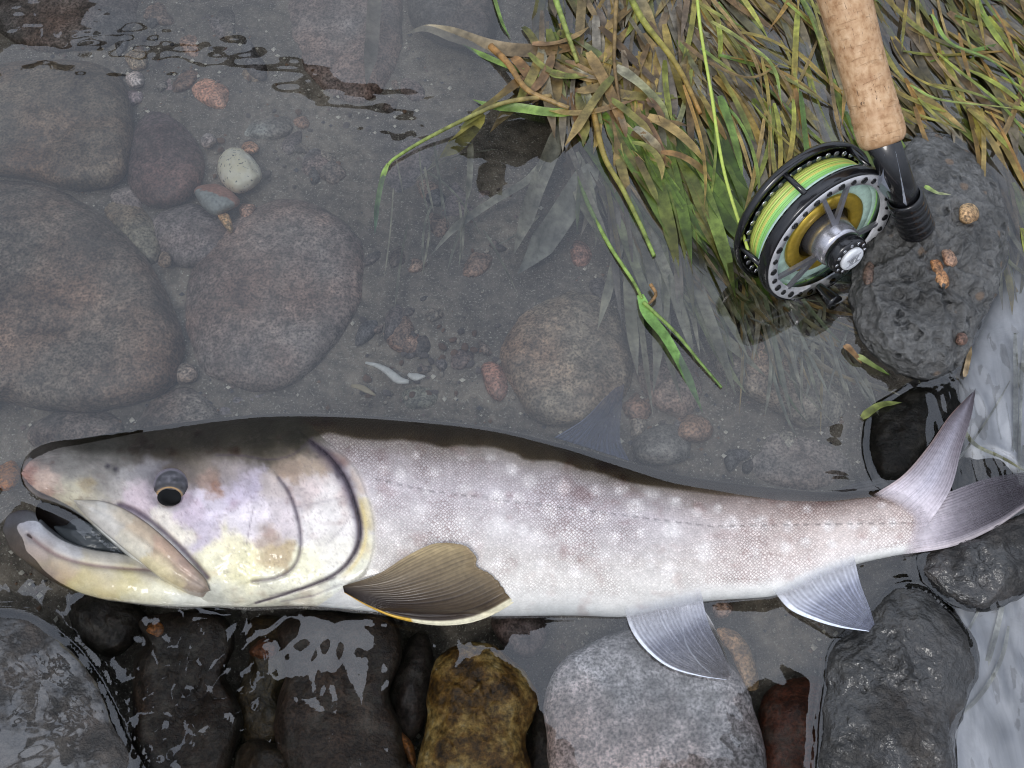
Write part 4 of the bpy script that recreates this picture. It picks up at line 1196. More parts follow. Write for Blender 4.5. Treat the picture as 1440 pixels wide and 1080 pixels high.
def fin(name, root, tip, side0, side1, zfun, rays, cfun, alpha=1.0, nu=150, nv=60, amp=0.0003, fray=0.0, seed=0, label=None, soft=0.0):
    S, u, v = coons(root, tip, side0, side1, nu, nv)
    x, y = S[..., 0], S[..., 1]
    bend = 0.015 * np.sin(v * 3)
    un = u + 0.35 / rays * vnoise(np.stack([u * rays * 0.6, v * 1.5 + 0 * u, 0 * u + 0 * v + seed], -1) if False else np.stack(np.broadcast_arrays(u * rays * 0.6, v * 1.5, 0.0 * u + seed), -1))
    ph = un * rays * 2 * math.pi
    rayp = 0.5 + 0.5 * np.cos(ph)
    split = 0.5 + 0.5 * np.cos(ph * 2 + 1)
    rp = (rayp * (1 - 0.45 * v) + split * 0.45 * v) * (0.75 + 0.4 * vnoise(np.stack(np.broadcast_arrays(u * rays, v * 2.0, 0.0 * u + 3), -1)))
    z = zfun(x, y, u + 0 * v, v + 0 * u) + amp * rp
    if fray:
        k = np.clip((v - 0.85) / 0.15, 0, 1)
        cxy = S - S[:, -8:-7]
        S = S + cxy * (k * fray * (vnoise(np.stack([u * rays * 1.5, 0 * u, 0 * u + seed], -1))))[..., None]
        x, y = S[..., 0], S[..., 1]
    V = P(x, y, z)
    c, a = cfun(u + 0 * v, v + 0 * u, rp, x, y)
    if soft:
        a = a * np.clip((v + 0 * u) / soft, 0, 1)
    C = np.moveaxis(np.array([_s1(c[..., k]) for k in range(3)]), 0, -1)
    # solid, thin: upper and lower skins closed round the rim
    th = 0.0005 * (1 - 0.7 * v) + 0 * u
    V2 = V.copy(); V2[..., 2] -= th
    Vall = np.concatenate([V.reshape(-1, 3), V2.reshape(-1, 3)])
    F = grid_faces(nu, nv); N = nu * nv
    idx = np.arange(N).reshape(nu, nv)
    rim = np.concatenate([idx[:, 0], idx[-1, 1:], idx[::-1, -1][1:], idx[0, ::-1][1:-1]])
    rn = np.roll(rim, -1)
    Fr = np.stack([rim, rn, rn + N, rim + N], -1)
    me = make_mesh(name, Vall, [F, F[:, ::-1] + N, Fr], M_FIN, col=np.concatenate([C.reshape(-1, 3)] * 2), extra={'solid': np.concatenate([np.clip(a * alpha, 0, 1).ravel()] * 2)})
    return link(name, me, parent=fish, label=label)


def mixc(a, b, k):
    return np.asarray(a, float) * (1 - k[..., None]) + np.asarray(b, float) * k[..., None]


def c_pect(u, v, rp, x, y):
    d = np.clip(1.05 * u + 0.75 * (1 - v) - 0.28, 0, 1)
    c = mixc((176, 156, 116), (36, 28, 26), d ** 0.7)
    c = mixc(c, (190, 170, 128), (1 - rp) * 0.22 * v)
    c = mixc(c, (30, 24, 22), rp * 0.35)
    c = mixc(c, (120, 100, 70), np.clip((v - 0.9) / 0.1, 0, 1) * 0.5)
    e = np.clip((u - 0.93) / 0.02, 0, 1)
    c = mixc(c, (200, 160, 60), e * (v < 0.42))
    c = mixc(c, (215, 208, 180), e * (v >= 0.42))
    return c, np.ones_like(u) - 0.25 * v * (1 - rp) * (u < 0.9)


fin('pectoral_fin', [(482, 824), (484, 833)], [(628, 763), (655, 768), (670, 785), (670, 797), (695, 812), (722, 848)], [(482, 824), (530, 808), (570, 783), (605, 766), (628, 763)],
    [(484, 833), (520, 854), (560, 870), (610, 879), (655, 877), (690, 866), (722, 848)],
    lambda x, y, u, v: np.maximum(fish_z(x, np.minimum(y, fbot(x))), 0.006) + 0.004 + 0.006 * v * (1 - v) - 0.004 * u * v, 23, c_pect, fray=0.04, amp=0.00035, label='dark olive pectoral fin with a yellow and white front edge')


def c_pale(base, tipc, edge, ew=0.05, fleshy=True):
    def f(u, v, rp, x, y):
        c = mixc(base, tipc, v)
        c = mixc(c, np.asarray(base) * 0.6, (1 - rp) * 0.5)
        e = np.clip((ew - u) / 0.02, 0, 1)
        c = mixc(c, edge, e)
        if fleshy:
            c = mixc(c, (228, 228, 233), np.clip(1 - v / 0.38, 0, 1) ** 0.7)
        a = 0.18 + 0.42 * rp * (0.6 + 0.5 * vnoise(np.stack([u * 40, v * 3, 0 * u], -1))) + e + 0.55 * (1 - v) ** 2
        return c, np.clip(a, 0, 1)
    return f


fin('pelvic_fin', [(958, 853), (985, 849)], [(1000, 948), (1028, 950)], [(958, 853), (962, 900), (980, 930), (1000, 948)], [(985, 849), (1003, 878), (1018, 912), (1028, 950)],
    lambda x, y, u, v: 0.0005 + 0.001 * v, 9, c_pale((112, 110, 112), (84, 80, 70), (200, 205, 210), 0.06), nu=70, label='darker far pelvic fin showing behind the near one')
fin('pelvic_fin', [(876, 852), (930, 838), (984, 824)], [(1022, 956), (1029, 946)], [(876, 852), (890, 890), (915, 920), (945, 940), (985, 951), (1022, 956)], [(984, 824), (996, 875), (1014, 912), (1029, 946)],
    lambda x, y, u, v: np.maximum(np.where(y < fbot(x), fish_z(x, y), 0) + 0.0007, 0.0025), 19, c_pale((168, 174, 194), (96, 92, 92), (218, 224, 236)), label='near pelvic fin with a white front edge', soft=0.3)
fin('anal_fin', [(1086, 828), (1140, 800), (1200, 778)], [(1222, 888), (1230, 878)], [(1086, 828), (1110, 856), (1145, 872), (1180, 882), (1222, 888)], [(1200, 778), (1210, 820), (1222, 852), (1230, 878)],
    lambda x, y, u, v: np.maximum(np.where(y < fbot(x), fish_z(x, y), 0) + 0.0007, 0.002 + 0.014 * v ** 2), 18, c_pale((188, 192, 208), (140, 144, 166), (224, 230, 242), 0.07), alpha=1.25, soft=0.3)
fin('dorsal_fin', [(780, 615), (835, 632), (885, 648)], [(866, 545), (878, 540)], [(780, 615), (820, 590), (848, 562), (866, 545)], [(885, 648), (872, 618), (874, 575), (878, 540)],
    lambda x, y, u, v: -0.008 - 0.006 * v, 14, c_pale((104, 110, 132), (96, 104, 128), (120, 126, 146), 0.03, False), alpha=1.0)
fin('adipose_fin', [(1168, 692), (1215, 690)], [(1240, 672), (1252, 682)], [(1168, 692), (1200, 680), (1240, 672)], [(1215, 690), (1235, 688), (1252, 682)],
    lambda x, y, u, v: -0.003 + 0 * x, 3, lambda u, v, rp, x, y: (mixc((60, 54, 52), (40, 36, 36), v), np.ones_like(u)), nu=20, nv=20)


def c_tail(u, v, rp, x, y):
    c = mixc((206, 198, 206), (84, 78, 84), np.clip(v * 1.15, 0, 1))
    c = mixc(c, (74, 66, 72), rp * 0.45 * (0.3 + v))
    c = mixc(c, (188, 188, 202), np.exp(-((u - 0.5) / 0.2) ** 2) * 0.4)
    c = mixc(c, (218, 208, 212), np.clip(1 - v / 0.3, 0, 1))
    c = mixc(c, (118, 92, 82), np.exp(-(u / 0.06) ** 2) * 0.8 * (0.3 + 0.7 * v))
    return c, np.clip(1.1 - 0.3 * v * (1 - rp), 0, 1)


tail = fin('tail_fin', [(1228, 696), (1262, 712), (1300, 745)], [(1366, 553), (1372, 549)], [(1228, 696), (1270, 668), (1305, 628), (1335, 585), (1366, 553)], [(1300, 745), (1336, 690), (1352, 632), (1366, 585), (1372, 549)],
    lambda x, y, u, v: np.maximum(fish_z(np.minimum(x, 1334), y) + 0.001, 0.007), 17, c_tail, fray=0.2, amp=0.0005, soft=0.12, label='upper tail lobe folded upright')


def c_tail2(u, v, rp, x, y):
    c = mixc((206, 198, 206), (62, 58, 64), np.clip(v * 1.5, 0, 1))
    c = mixc(c, (70, 64, 72), rp * 0.5 * (0.3 + v))
    c = mixc(c, (186, 176, 176), np.exp(-((1 - u) / 0.1) ** 2) * 0.8)
    c = mixc(c, (218, 208, 212), np.clip(1 - v / 0.3, 0, 1))
    return c, np.clip(1.1 - 0.85 * np.clip(v * 1.6, 0, 1) * (1 - 0.7 * rp) * (u < 0.86), 0, 1)


fin('tail_fin', [(1286, 712), (1280, 745), (1268, 780)], [(1480, 660), (1490, 685)], [(1286, 712), (1345, 688), (1400, 670), (1480, 660)], [(1268, 780), (1340, 768), (1400, 742), (1440, 715), (1490, 685)],
    lambda x, y, u, v: np.maximum(fish_z(np.minimum(x, 1334), y) + 0.001, 0.004 + 0.002 * np.sin(u * 6) * v), 20, c_tail2, fray=0.15, amp=0.0006, soft=0.14, label='lower tail lobe spread over the dark stone')

# ------------------------------------------------------------------ rod and reel
def camvec(a, b, c):
    return RIGHT * a + UP * b + BACK * c


AX = camvec(0.498, -0.664, 0.555); AX /= np.linalg.norm(AX)
RD = camvec(0.147, -0.569, -0.81); RD /= np.linalg.norm(RD)
RD = RD - AX * (RD @ AX); RD /= np.linalg.norm(RD)         # rod direction, towards the butt
SD = np.cross(AX, RD)                                      # from reel centre towards (or away from) the rod
RC = P(1166, 334, 0.036)
# the rod's foot is on the side where the photograph has it
if (pix(RC + SD * 0.05)[0] < pix(RC)[0]):
    SD = -SD
DEP = float(-(RC - CAM) @ BACK)
PM = DEP / FPX
RR = 112 * PM                                              # spool rim radius


def W(x, y, z):
    """reel coordinates: x towards the rod, y along the rod to the butt, z along the axle to the handle side"""
    return RC + np.multiply.outer(np.asarray(x, float), SD) + np.multiply.outer(np.asarray(y, float), RD) + np.multiply.outer(np.asarray(z, float), AX)


def lathe(prof, na=96, centre=(0, 0), a0=0, a1=2 * math.pi, closed_prof=True):
    """prof: list of (radius, axle position)"""
    full = abs(a1 - a0 - 2 * math.pi) < 1e-6
    a = np.linspace(a0, a1, na, endpoint=not full)
    pr = np.array(prof, float)
    if closed_prof:
        pr = np.vstack([pr, pr[:1]])
    R_, A_ = np.meshgrid(pr[:, 0], a); Zp = np.meshgrid(pr[:, 1], a)[0]
    V = W(centre[0] + R_ * np.cos(A_), centre[1] + R_ * np.sin(A_), Zp)
    return V.reshape(-1, 3), grid_faces(na, len(pr), full)


M_BLACK = simple('black_anodised', (0.012, 0.012, 0.014), 0.25, 0.4, 0.6)
M_GUN = simple('gunmetal', (0.20, 0.20, 0.22), 0.28, 0.5)
M_SIL = simple('bright_silver', (0.55, 0.55, 0.58), 0.22, 0.9)
M_GOLD = simple('yellow_gold_ring', (0.52, 0.36, 0.05), 0.35, 0.6)
M_MINT = simple('pale_mint_backing', (0.50, 0.68, 0.58), 0.5)
M_CAP = simple('white_cap', (0.70, 0.72, 0.75), 0.4)
M_PLATE = simple('blue_grey_plate', (0.34, 0.37, 0.44), 0.3, 0.5)

reel = thing('fishing_reel', tuple(RC), 'black fly fishing reel with yellow green line standing in shallow water', 'fishing reel')


def rp(name, VF, mat, parent=None, smooth=True, **kw):
    V, F = VF
    return link(name, make_mesh(name, V, F, mat, smooth), parent=parent or reel, **kw)


def boxr(x0, x1, y0, y1, z0, z1):
    c = [(x, y, z) for x in (x0, x1) for y in (y0, y1) for z in (z0, z1)]
    V = np.array([W(*q) for q in c])
    return V, np.array([[0, 1, 3, 2], [4, 6, 7, 5], [0, 4, 5, 1], [2, 3, 7, 6], [0, 2, 6, 4], [1, 5, 7, 3]])


def bar(p, q, w, h, p_w=None):
    """flat bar in reel coordinates between p and q (x, y, z), w wide in the face, h deep"""
    p, q = np.array(p, float), np.array(q, float)
    d = q - p; n = np.array([-d[1], d[0], 0]); n /= np.linalg.norm(n)
    w2 = p_w if p_w else w
    c = []
    for e, ww_ in ((p, w), (q, w2)):
        for sx in (-1, 1):
            for sz in (-1, 1):
                c.append(e + n * sx * ww_ / 2 + np.array([0, 0, sz * h / 2]))
    V = np.array([W(*k) for k in c])
    return V, np.array([[0, 1, 3, 2], [4, 6, 7, 5], [0, 4, 5, 1], [2, 3, 7, 6], [0, 2, 6, 4], [1, 5, 7, 3]])


ZF, ZB = 0.0, -0.0275
rp('frame', lathe([(RR * .86, ZB - .001), (RR * 1.02, ZB - .001), (RR * 1.045, ZB + .001), (RR * 1.045, ZB + .0045), (RR * .99, ZB + .0045), (RR * .97, ZB + .002), (RR * .86, ZB + .002)], 128), M_BLACK)
rp('back_plate', lathe([(0.002, ZB), (RR * .9, ZB), (RR * .9, ZB + .0012), (0.002, ZB + .0012)], 96), simple('dark_mint_plate', (0.06, 0.09, 0.085), 0.3, 0.4))
rp('rim', lathe([(RR * .965, ZF - .006), (RR * 1.0, ZF - .006), (RR * 1.01, ZF - .004), (RR * 1.0, ZF + .0005), (RR * .975, ZF + .002), (RR * .965, ZF + .0005)], 128), M_BLACK)
face = rp('face_plate', lathe([(RR * .80, ZF - .0005), (RR * .965, ZF - .0005), (RR * .965, ZF + .0012), (RR * .955, ZF + .002), (RR * .81, ZF + .001)], 128), simple('brushed_grey_face', (0.66, 0.66, 0.68), 0.25, 0.4))
# drilled holes round the face: dark recessed cups
for i in range(30):
    a = i / 30 * 2 * math.pi
    cx, cy = RR * .885 * math.cos(a), RR * .885 * math.sin(a)
    rr_ = 0.0019 if i % 2 else 0.0015
    rp('hole', lathe([(0.0001, ZF + .0021), (rr_ * .8, ZF + .0021), (rr_, ZF + .0024), (rr_ * 1.25, ZF + .0018), (0.0001, ZF + .0012)], 14, (cx, cy)), M_BLACK, parent=face)
# back plate's perforated inner wall
for i in range(40):
    a = i / 40 * 2 * math.pi
    V, F = lathe([(0.0001, 0), (.0016, 0), (.0019, .0008), (0.0001, .0006)], 10)
    b = W(RR * .93 * math.cos(a), RR * .93 * math.sin(a), ZB + .005) - RC
    rp('rivet', (V + b, F), M_SIL if i % 3 else M_GUN)
# wound fly line
t = NT('fly_line_wound')
co = t.node('ShaderNodeAttribute', attribute_name='tint').outputs['Color']
t.set(Base_Color=co, Roughness=0.4)
M_LINEW = t.m
Vs, Fs, Cs, o_ = [], [], [], 0
nl = 20
for i in range(nl):
    zc = ZB + .0045 + (i + .5) / nl * (-ZB - .0105)
    R0 = RR * .845 + 0.0016 * math.sin(i / nl * math.pi) + random.uniform(-.0003, .0003)
    rl = 0.00078
    prof = [(R0 + rl * math.cos(k / 6 * 2 * math.pi), zc + rl * 1.2 * math.sin(k / 6 * 2 * math.pi)) for k in range(6)]
    V, F = lathe(prof, 100)
    wob = 1 + 0.006 * np.sin(np.arange(len(V)) / 7 * 0.2 + i)
    Vs.append(V); Fs.append(F + o_); o_ += len(V)
    k = i / nl
    c = np.array([(0.52, 0.60, 0.13), (0.46, 0.62, 0.14), (0.28, 0.58, 0.17), (0.30, 0.60, 0.20)][i * 4 // nl])
    if i in (4, 8):
        c = np.array([0.52, 0.44, 0.12])
    c = c * random.uniform(0.85, 1.15)
    Cs.append(np.tile(c, (len(V), 1)))
link('wound_line', make_mesh('wound_line', np.concatenate(Vs), np.concatenate(Fs), M_LINEW, col=np.concatenate(Cs)), parent=reel)
rp('backing', lathe([(RR * .55, ZB + .004), (RR * .80, ZB + .004), (RR * .80, ZF - .007), (RR * .76, ZF - .0055), (RR * .58, ZF - .0055), (RR * .55, ZF - .007)], 96), M_MINT)
rp('spool_flange', lathe([(RR * .70, ZF - .0085), (RR * .965, ZF - .0085), (RR * .965, ZF - .006), (RR * .70, ZF - .006)], 96), M_MINT)
rp('drag_ring', lathe([(RR * .40, ZF - .008), (RR * .60, ZF - .006), (RR * .60, ZF - .004), (RR * .56, ZF - .003), (RR * .42, ZF - .003), (RR * .40, ZF - .0045)], 96), M_GOLD)
rp('drag_housing', lathe([(0.001, ZF - .010), (RR * .395, ZF - .010), (RR * .395, ZF - .006), (0.001, ZF - .006)], 60), M_BLACK)
hub = rp('hub', lathe([(0.001, ZF - .006), (RR * .34, ZF - .006), (RR * .31, ZF + .002), (RR * .29, ZF + .009), (RR * .27, ZF + .011), (0.001, ZF + .011)], 72), simple('satin_hub', (0.50, 0.49, 0.52), 0.22, 0.85))
for k in range(3):
    a = math.radians(-88 + 120 * k)
    for s in (-1, 1):
        b_ = a + s * math.radians(13)
        rp('spoke', bar((RR * .28 * math.cos(a), RR * .28 * math.sin(a), ZF + .003), (RR * .82 * math.cos(b_), RR * .82 * math.sin(b_), ZF), .0035, .0022, .0026), M_GUN, smooth=False)
knob = rp('drag_knob', lathe([(0.001, ZF + .010), (RR * .255, ZF + .010), (RR * .265, ZF + .012), (RR * .265, ZF + .018), (RR * .245, ZF + .0195), (0.001, ZF + .0195)], 72), M_BLACK)
for i in range(12):
    a = i / 12 * 2 * math.pi
    V, F = lathe([(0.0001, ZF + .0198), (.0010, ZF + .0198), (.0013, ZF + .0194), (0.0001, ZF + .0192)], 12, (RR * .215 * math.cos(a), RR * .215 * math.sin(a)))
    rp('stud', (V, F), M_SIL, parent=knob)
cap = rp('cap', lathe([(0.0001, ZF + .019), (RR * .165, ZF + .019), (RR * .165, ZF + .0212), (RR * .15, ZF + .0218), (0.0001, ZF + .0218)], 60), M_CAP, parent=knob)
# the emblem engraved on the cap: crossing strokes between two lines
zz = ZF + .0221
Vs, Fs, o_ = [], [], 0
for p_, q_ in (((-.0048, -.0022), (.0048, -.0034)), ((-.0048, .0034), (.0048, .0022)), ((-.0036, -.0022), (-.0010, .0026)), ((-.0010, .0026), (.0006, -.0022)), ((.0006, -.0024), (.0030, .0022)), ((-.0030, .0026), (.0, -.0026)), ((.0010, .0026), (.0036, -.0026))):
    V, F = bar((*p_, zz), (*q_, zz), .0005, .0004)
    Vs.append(V); Fs.append(F + o_); o_ += 8
rp('emblem', (np.concatenate(Vs), np.concatenate(Fs)), simple('emblem_grey', (0.30, 0.31, 0.34), 0.4), parent=hub, smooth=False)
# frame posts between the two rims, counterweight and handle
for a in (20, 70, 130, 185, 250, 310):
    a = math.radians(a)
    V0 = W(RR * 1.0 * math.cos(a), RR * 1.0 * math.sin(a), ZB + .003); V1 = W(RR * .985 * math.cos(a), RR * .985 * math.sin(a), ZF - .005)
    if a > math.radians(100):
        V, F = tube([V0, V1], [.0018, .0018], None, nseg=8)
        rp('frame_post', (V, F), M_BLACK)
ha = math.radians(150)
for fa in range(0, 360, 5):
    a = math.radians(fa)
    q = W(RR * math.cos(a), RR * math.sin(a), 0)
    x_, y_ = pix(q)
    if abs(x_ - 1148) < 9 and y_ > 380:
        ha = a
V, F = tube([W(RR * .84 * math.cos(ha), RR * .84 * math.sin(ha), ZF + .002), W(RR * .84 * math.cos(ha), RR * .84 * math.sin(ha), ZF + .006), W(RR * .84 * math.cos(ha), RR * .84 * math.sin(ha), ZF + .018)], [.0028, .0042, .0052], None, nseg=24, n=12)
rp('handle', (V, F), M_BLACK)

# reel foot reaching to the rod
ROD0 = W(RR * 1.0 + .026, 0, (ZB + ZF) / 2)
fx = RR * 1.0
V, F = boxr(fx - .001, fx + .012, -.009, .011, ZB + .008, ZF - .004)
rp('reel_foot', (V, F), M_PLATE, smooth=False)

# the rod: fitted to where the photograph has its axis
C2 = W(fx + .026, 0, (ZB + ZF) / 2)


def on_ray(px, py, like):
    """the place on this line of sight nearest the plane through `like` facing the camera"""
    d = ray(px, py); t_ = ((like - CAM) @ BACK) / (d @ BACK)
    return CAM + d * t_


BUTT = on_ray(1288, 318, C2 + RD * 0.02 + BACK * 0.026)
GRIPB = on_ray(1243, 203, BUTT - RD * 0.060)      # lower end of the cork
RDv = GRIPB - BUTT; RDv /= np.linalg.norm(RDv)
GRIPT_px = (1172, -60)
dg = ray(*GRIPT_px)
# choose the depth of the top so that the grip narrows as in the photograph
dep_b = float(-(GRIPB - CAM) @ BACK)
GRIPT = CAM + dg * (dep_b * 0.97)
GD = GRIPT - GRIPB; GL = np.linalg.norm(GD); GD /= GL
rad = 34.5 * dep_b / FPX
rod = thing('fishing_rod', tuple(BUTT), 'fly rod with pale cork grip and black reel seat rising out of the top edge', 'fishing rod')


def mat_cork():
    t = NT('cork')
    uv = t.node('ShaderNodeUVMap', uv_map='map').outputs[0]
    n1 = t.noise(uv, 22, 5, 0.6)
    mp = t.node('ShaderNodeMapping', {'Vector': uv, 'Scale': (9, 70, 1)})
    n2 = t.noise(mp.outputs[0], 1.0, 4, 0.6, 0.6)
    mp3 = t.node('ShaderNodeMapping', {'Vector': uv, 'Scale': (46, 11, 1)})
    n3 = t.noise(mp3.outputs[0], 1.0, 5, 0.75, 1.6)
    a = t.ramp(n1, [(0.3, (0.30, 0.155, 0.065)), (0.5, (0.49, 0.305, 0.165)), (0.72, (0.62, 0.43, 0.265))])
    lines = t.ramp(n2, [(0.33, 1.0), (0.40, 0.0)])
    pores = t.ramp(n3, [(0.34, 1.0), (0.375, 0.0)])
    wav = t.node('ShaderNodeTexWave', {'Vector': uv, 'Scale': 2.2, 'Distortion': 1.5, 'Detail': 3.0, 'Detail Scale': 3.0}, bands_direction='Y')
    a = t.mix(t.ramp(wav.outputs['Fac'], [(0.0, 0.28), (0.2, 0.0)]), a, (0.33, 0.17, 0.08))
    a = t.mix(t.math('MULTIPLY', lines, 0.22), a, (0.24, 0.12, 0.05))
    a = t.mix(t.math('MULTIPLY', pores, 0.85), a, (0.05, 0.03, 0.02))
    h = t.math('SUBTRACT', 1.0, t.math('MAXIMUM', pores, t.math('MULTIPLY', lines, 0.4)))
    return t.set(Base_Color=a, Roughness=0.6, Normal=t.bump(t.math('ADD', h, t.math('MULTIPLY', n1, 0.3)), 0.0006, 0.8))


def sweep(p0, d, stations, na=64):
    """surface of revolution from p0 along d; stations: (distance, radius)"""
    s = np.array(stations, float)
    a_ = np.cross(d, [0, 0, 1.0]); a_ /= np.linalg.norm(a_); b_ = np.cross(d, a_)
    an = np.linspace(0, 2 * math.pi, na, endpoint=False)
    V = p0 + s[None, :, 0:1] * d + s[None, :, 1:2] * (np.cos(an)[:, None, None] * a_ + np.sin(an)[:, None, None] * b_)
    uv = np.stack([np.repeat(an[:, None] / (2 * math.pi), len(s), 1), np.repeat(s[None, :, 0] / 0.13, na, 0)], -1)
    return V.reshape(-1, 3), grid_faces(na, len(s), True), uv


ss = np.linspace(0, 1, 90)
rc = rad * np.interp(ss, [0, .02, .05, .16, .3, .5, .8, 1], [.80, .93, 1.0, 1.0, .95, .96, 1.05, 1.12])
rc -= 0.00035 * np.exp(-(((ss * 90) % 4) / 0.8) ** 2) * (ss > .12) * (ss < .26)
V, F, uv = sweep(GRIPB, GD, [(0, 0.001)] + [(a * GL, b) for a, b in zip(ss, rc)])
link('cork_grip', make_mesh('cork_grip', V, F, mat_cork(), uv=uv), parent=rod)
GT = GRIPB + GD * GL
V, F, uv = sweep(GT, GD, [(0, rad * 1.03), (0.06, rad * .9), (.075, rad * .6), (.08, .006), (.09, .0055), (.12, .005), (.12, .0001)], 32)
link('blank', make_mesh('blank', V, F, M_BLACK), parent=rod)
SL = np.linalg.norm(GRIPB - BUTT)
sr = 23 * dep_b / FPX
V, F, uv = sweep(BUTT, RDv, [(0.004, .001), (.004, sr * .95), (SL * .6, sr * .95), (SL + .006, sr), (SL + .006, .001)], 48)
link('reel_seat', make_mesh('reel_seat', V, F, M_BLACK), parent=rod)
st_ = [(-.004, .001), (-.004, sr * 1.05), (-.002, sr * 1.16)]
for k in range(5):
    z = -.001 + k * .0052
    st_ += [(z, sr * 1.16), (z + .0008, sr * 1.10), (z + .0016, sr * 1.17), (z + .0044, sr * 1.17)]
st_ += [(.0262, sr * 1.15), (.027, sr * 1.1), (.027, sr * 1.0)]
V, F, uv = sweep(BUTT, RDv, st_, 64)
link('locking_ring', make_mesh('locking_ring', V, F, M_BLACK), parent=rod)
# grey wedge plate from seat to reel
pl = [on_ray(1236, 222, BUTT - RD * .055), on_ray(1252, 218, BUTT - RD * .055), on_ray(1268, 292, BUTT - RD * .02), on_ray(1254, 283, BUTT - RD * .02), on_ray(1233, 262, BUTT - RD * .03)]
pl = np.array(pl) + BACK * 0.010
V = np.vstack([pl, pl - BACK * 0.012])
k = len(pl)
F = [np.array([[0, 1, 2, 3, 4]]), np.array([[9, 8, 7, 6, 5]]), np.array([[i, i + k, (i + 1) % k + k, (i + 1) % k] for i in range(k)])]
link('foot_plate', make_mesh('foot_plate', V, F, M_PLATE, smooth=False), parent=reel)

# the free fly line
M_LINE = simple('fly_line', (0.42, 0.52, 0.10), 0.35)
z_ = [0.10, 0.085, 0.06, 0.045, 0.035]
lp = np.array([P(x, y, z) for (x, y), z in zip([(978, -30), (985, 40), (1000, 130), (1018, 240), (1052, 352)], z_)])
tube_obj('fly_line', lp, 0.0010, M_LINE, n=60, nseg=8, label='thin yellow green fly line running up from the reel', cat='fishing line')

# ------------------------------------------------------------------ grass
TAN = (0.36, 0.25, 0.10); BRN = (0.17, 0.105, 0.045); GRN = (0.14, 0.24, 0.05); LGR = (0.26, 0.38, 0.09); OLV = (0.13, 0.12, 0.03); PALE = (0.34, 0.32, 0.23); DGR = (0.045, 0.085, 0.015)


def ribbon(pts2, zs, wid, c0, c1, n=24, seed=0, twist=0.5, fold=0.25):
    """blade along photograph points pts2 at heights zs; wid in px; returns V, F, C (n x 3 cross points)"""
    q = arcres(pts2, n)
    zz = np.interp(np.linspace(0, 1, n), np.linspace(0, 1, len(zs)), zs)
    w = P(q[:, 0], q[:, 1], zz)
    T = np.gradient(w, axis=0); T /= np.linalg.norm(T, axis=1, keepdims=True) + 1e-12
    up = np.array([0, 0, 1.0])
    S = np.cross(T, up); S /= np.linalg.norm(S, axis=1, keepdims=True) + 1e-9
    U = np.cross(S, T)
    s = np.linspace(0, 1, n)
    tw = twist * np.sin(s * (2 + (seed % 5)) + seed * 1.7)
    S2 = S * np.cos(tw)[:, None] + U * np.sin(tw)[:, None]
    U2 = -S * np.sin(tw)[:, None] + U * np.cos(tw)[:, None]
    ww = wid * PXM * 0.5 * np.clip(np.minimum(1, 0.55 + s * 4) * np.minimum(1, (1 - s) * 3.5 + 0.04), 0.04, 1)
    L = w - S2 * ww[:, None] + U2 * (ww * fold)[:, None]
    R = w + S2 * ww[:, None] + U2 * (ww * fold)[:, None]
    V = np.stack([L, w, R], 1)
    c = np.array(c0)[None] * (1 - s)[:, None] + np.array(c1)[None] * s[:, None]
    c = c * (1 + 0.25 * np.sin(s * 17 + seed))[:, None]
    C = np.repeat(c[:, None], 3, 1); C[:, 1] *= 0.8
    return V, grid_faces(n, 3), C


def blade(pts2, zs, wid, c0, c1, label, name='grass_strand', **kw):
    V, F, C = ribbon(pts2, zs, wid, c0, c1, n=40, **kw)
    o = V.reshape(-1, 3).mean(0)
    link(name, make_mesh(name, V, F, M_GRASS, col=C), tuple(o), label=label, cat='grass', kind='thing')


def stem(pts2, zs, wid, c0, c1, label, name='grass_strand'):
    q = arcres(pts2, 50)
    zz = np.interp(np.linspace(0, 1, 50), np.linspace(0, 1, len(zs)), zs)
    w = P(q[:, 0], q[:, 1], zz)
    V, F = tube(w, np.linspace(1, 0.6, 50) * wid * PXM / 2, None, nseg=8)
    s = np.tile(np.linspace(0, 1, 50), 8); s = np.r_[s, 0, 1]
    C = np.array(c0)[None] * (1 - s)[:, None] + np.array(c1)[None] * s[:, None]
    node = 1 - 0.5 * np.exp(-(((s * 4) % 1 - 0.5) / 0.06) ** 2)
    C = C * node[:, None]
    link(name, make_mesh(name, V, F, M_GRASS, col=C), tuple(w.mean(0)), label=label, cat='grass', kind='thing')


stem([(775, 135), (715, 143), (670, 160), (600, 195), (556, 222), (546, 232)], [.006, .008, .008, .006, .003, .002], 8, TAN, LGR, 'bent green grass stem arching left over open water')
blade([(546, 230), (538, 250), (530, 290), (527, 330)], [.002, -.002, -.008, -.012], 8, LGR, (0.12, 0.22, 0.14), 'green tip of the bent stem sinking into the water')
blade([(808, 160), (770, 158), (730, 152), (690, 148), (665, 140)], [.004, .004, .003, .002, .001], 15, LGR, GRN, 'bright green broad blade at the root of the bent stem')
blade([(678, 160), (660, 185), (640, 205), (618, 222)], [.002, -.001, -.003, -.004], 24, (0.24, 0.22, 0.05), (0.20, 0.17, 0.03), 'olive yellow leaf hanging under the bent stem')
blade([(805, 68), (740, 72), (690, 66), (640, 50), (600, 40), (570, 48)], [.004, .003, .001, .0, -.001, -.002], 24, BRN, (0.30, 0.26, 0.17), 'pale brown broad blade pointing left near the top')
blade([(760, 108), (720, 95), (680, 78), (650, 62)], [.003, .002, .001, -.001], 9, LGR, GRN, 'thin green blade under the pale brown broad one')
stem([(690, 65), (715, 90), (740, 125), (775, 142), (800, 152)], [.006, .008, .008, .007, .006], 12, (0.38, 0.20, 0.06), TAN, 'orange tan kinked stem at the left of the clump')
blade([(792, 175), (775, 215), (752, 270), (735, 320), (722, 358)], [-.002, -.005, -.008, -.012, -.014], 26, PALE, (0.30, 0.28, 0.22), 'long pale drowned blade, right of two')
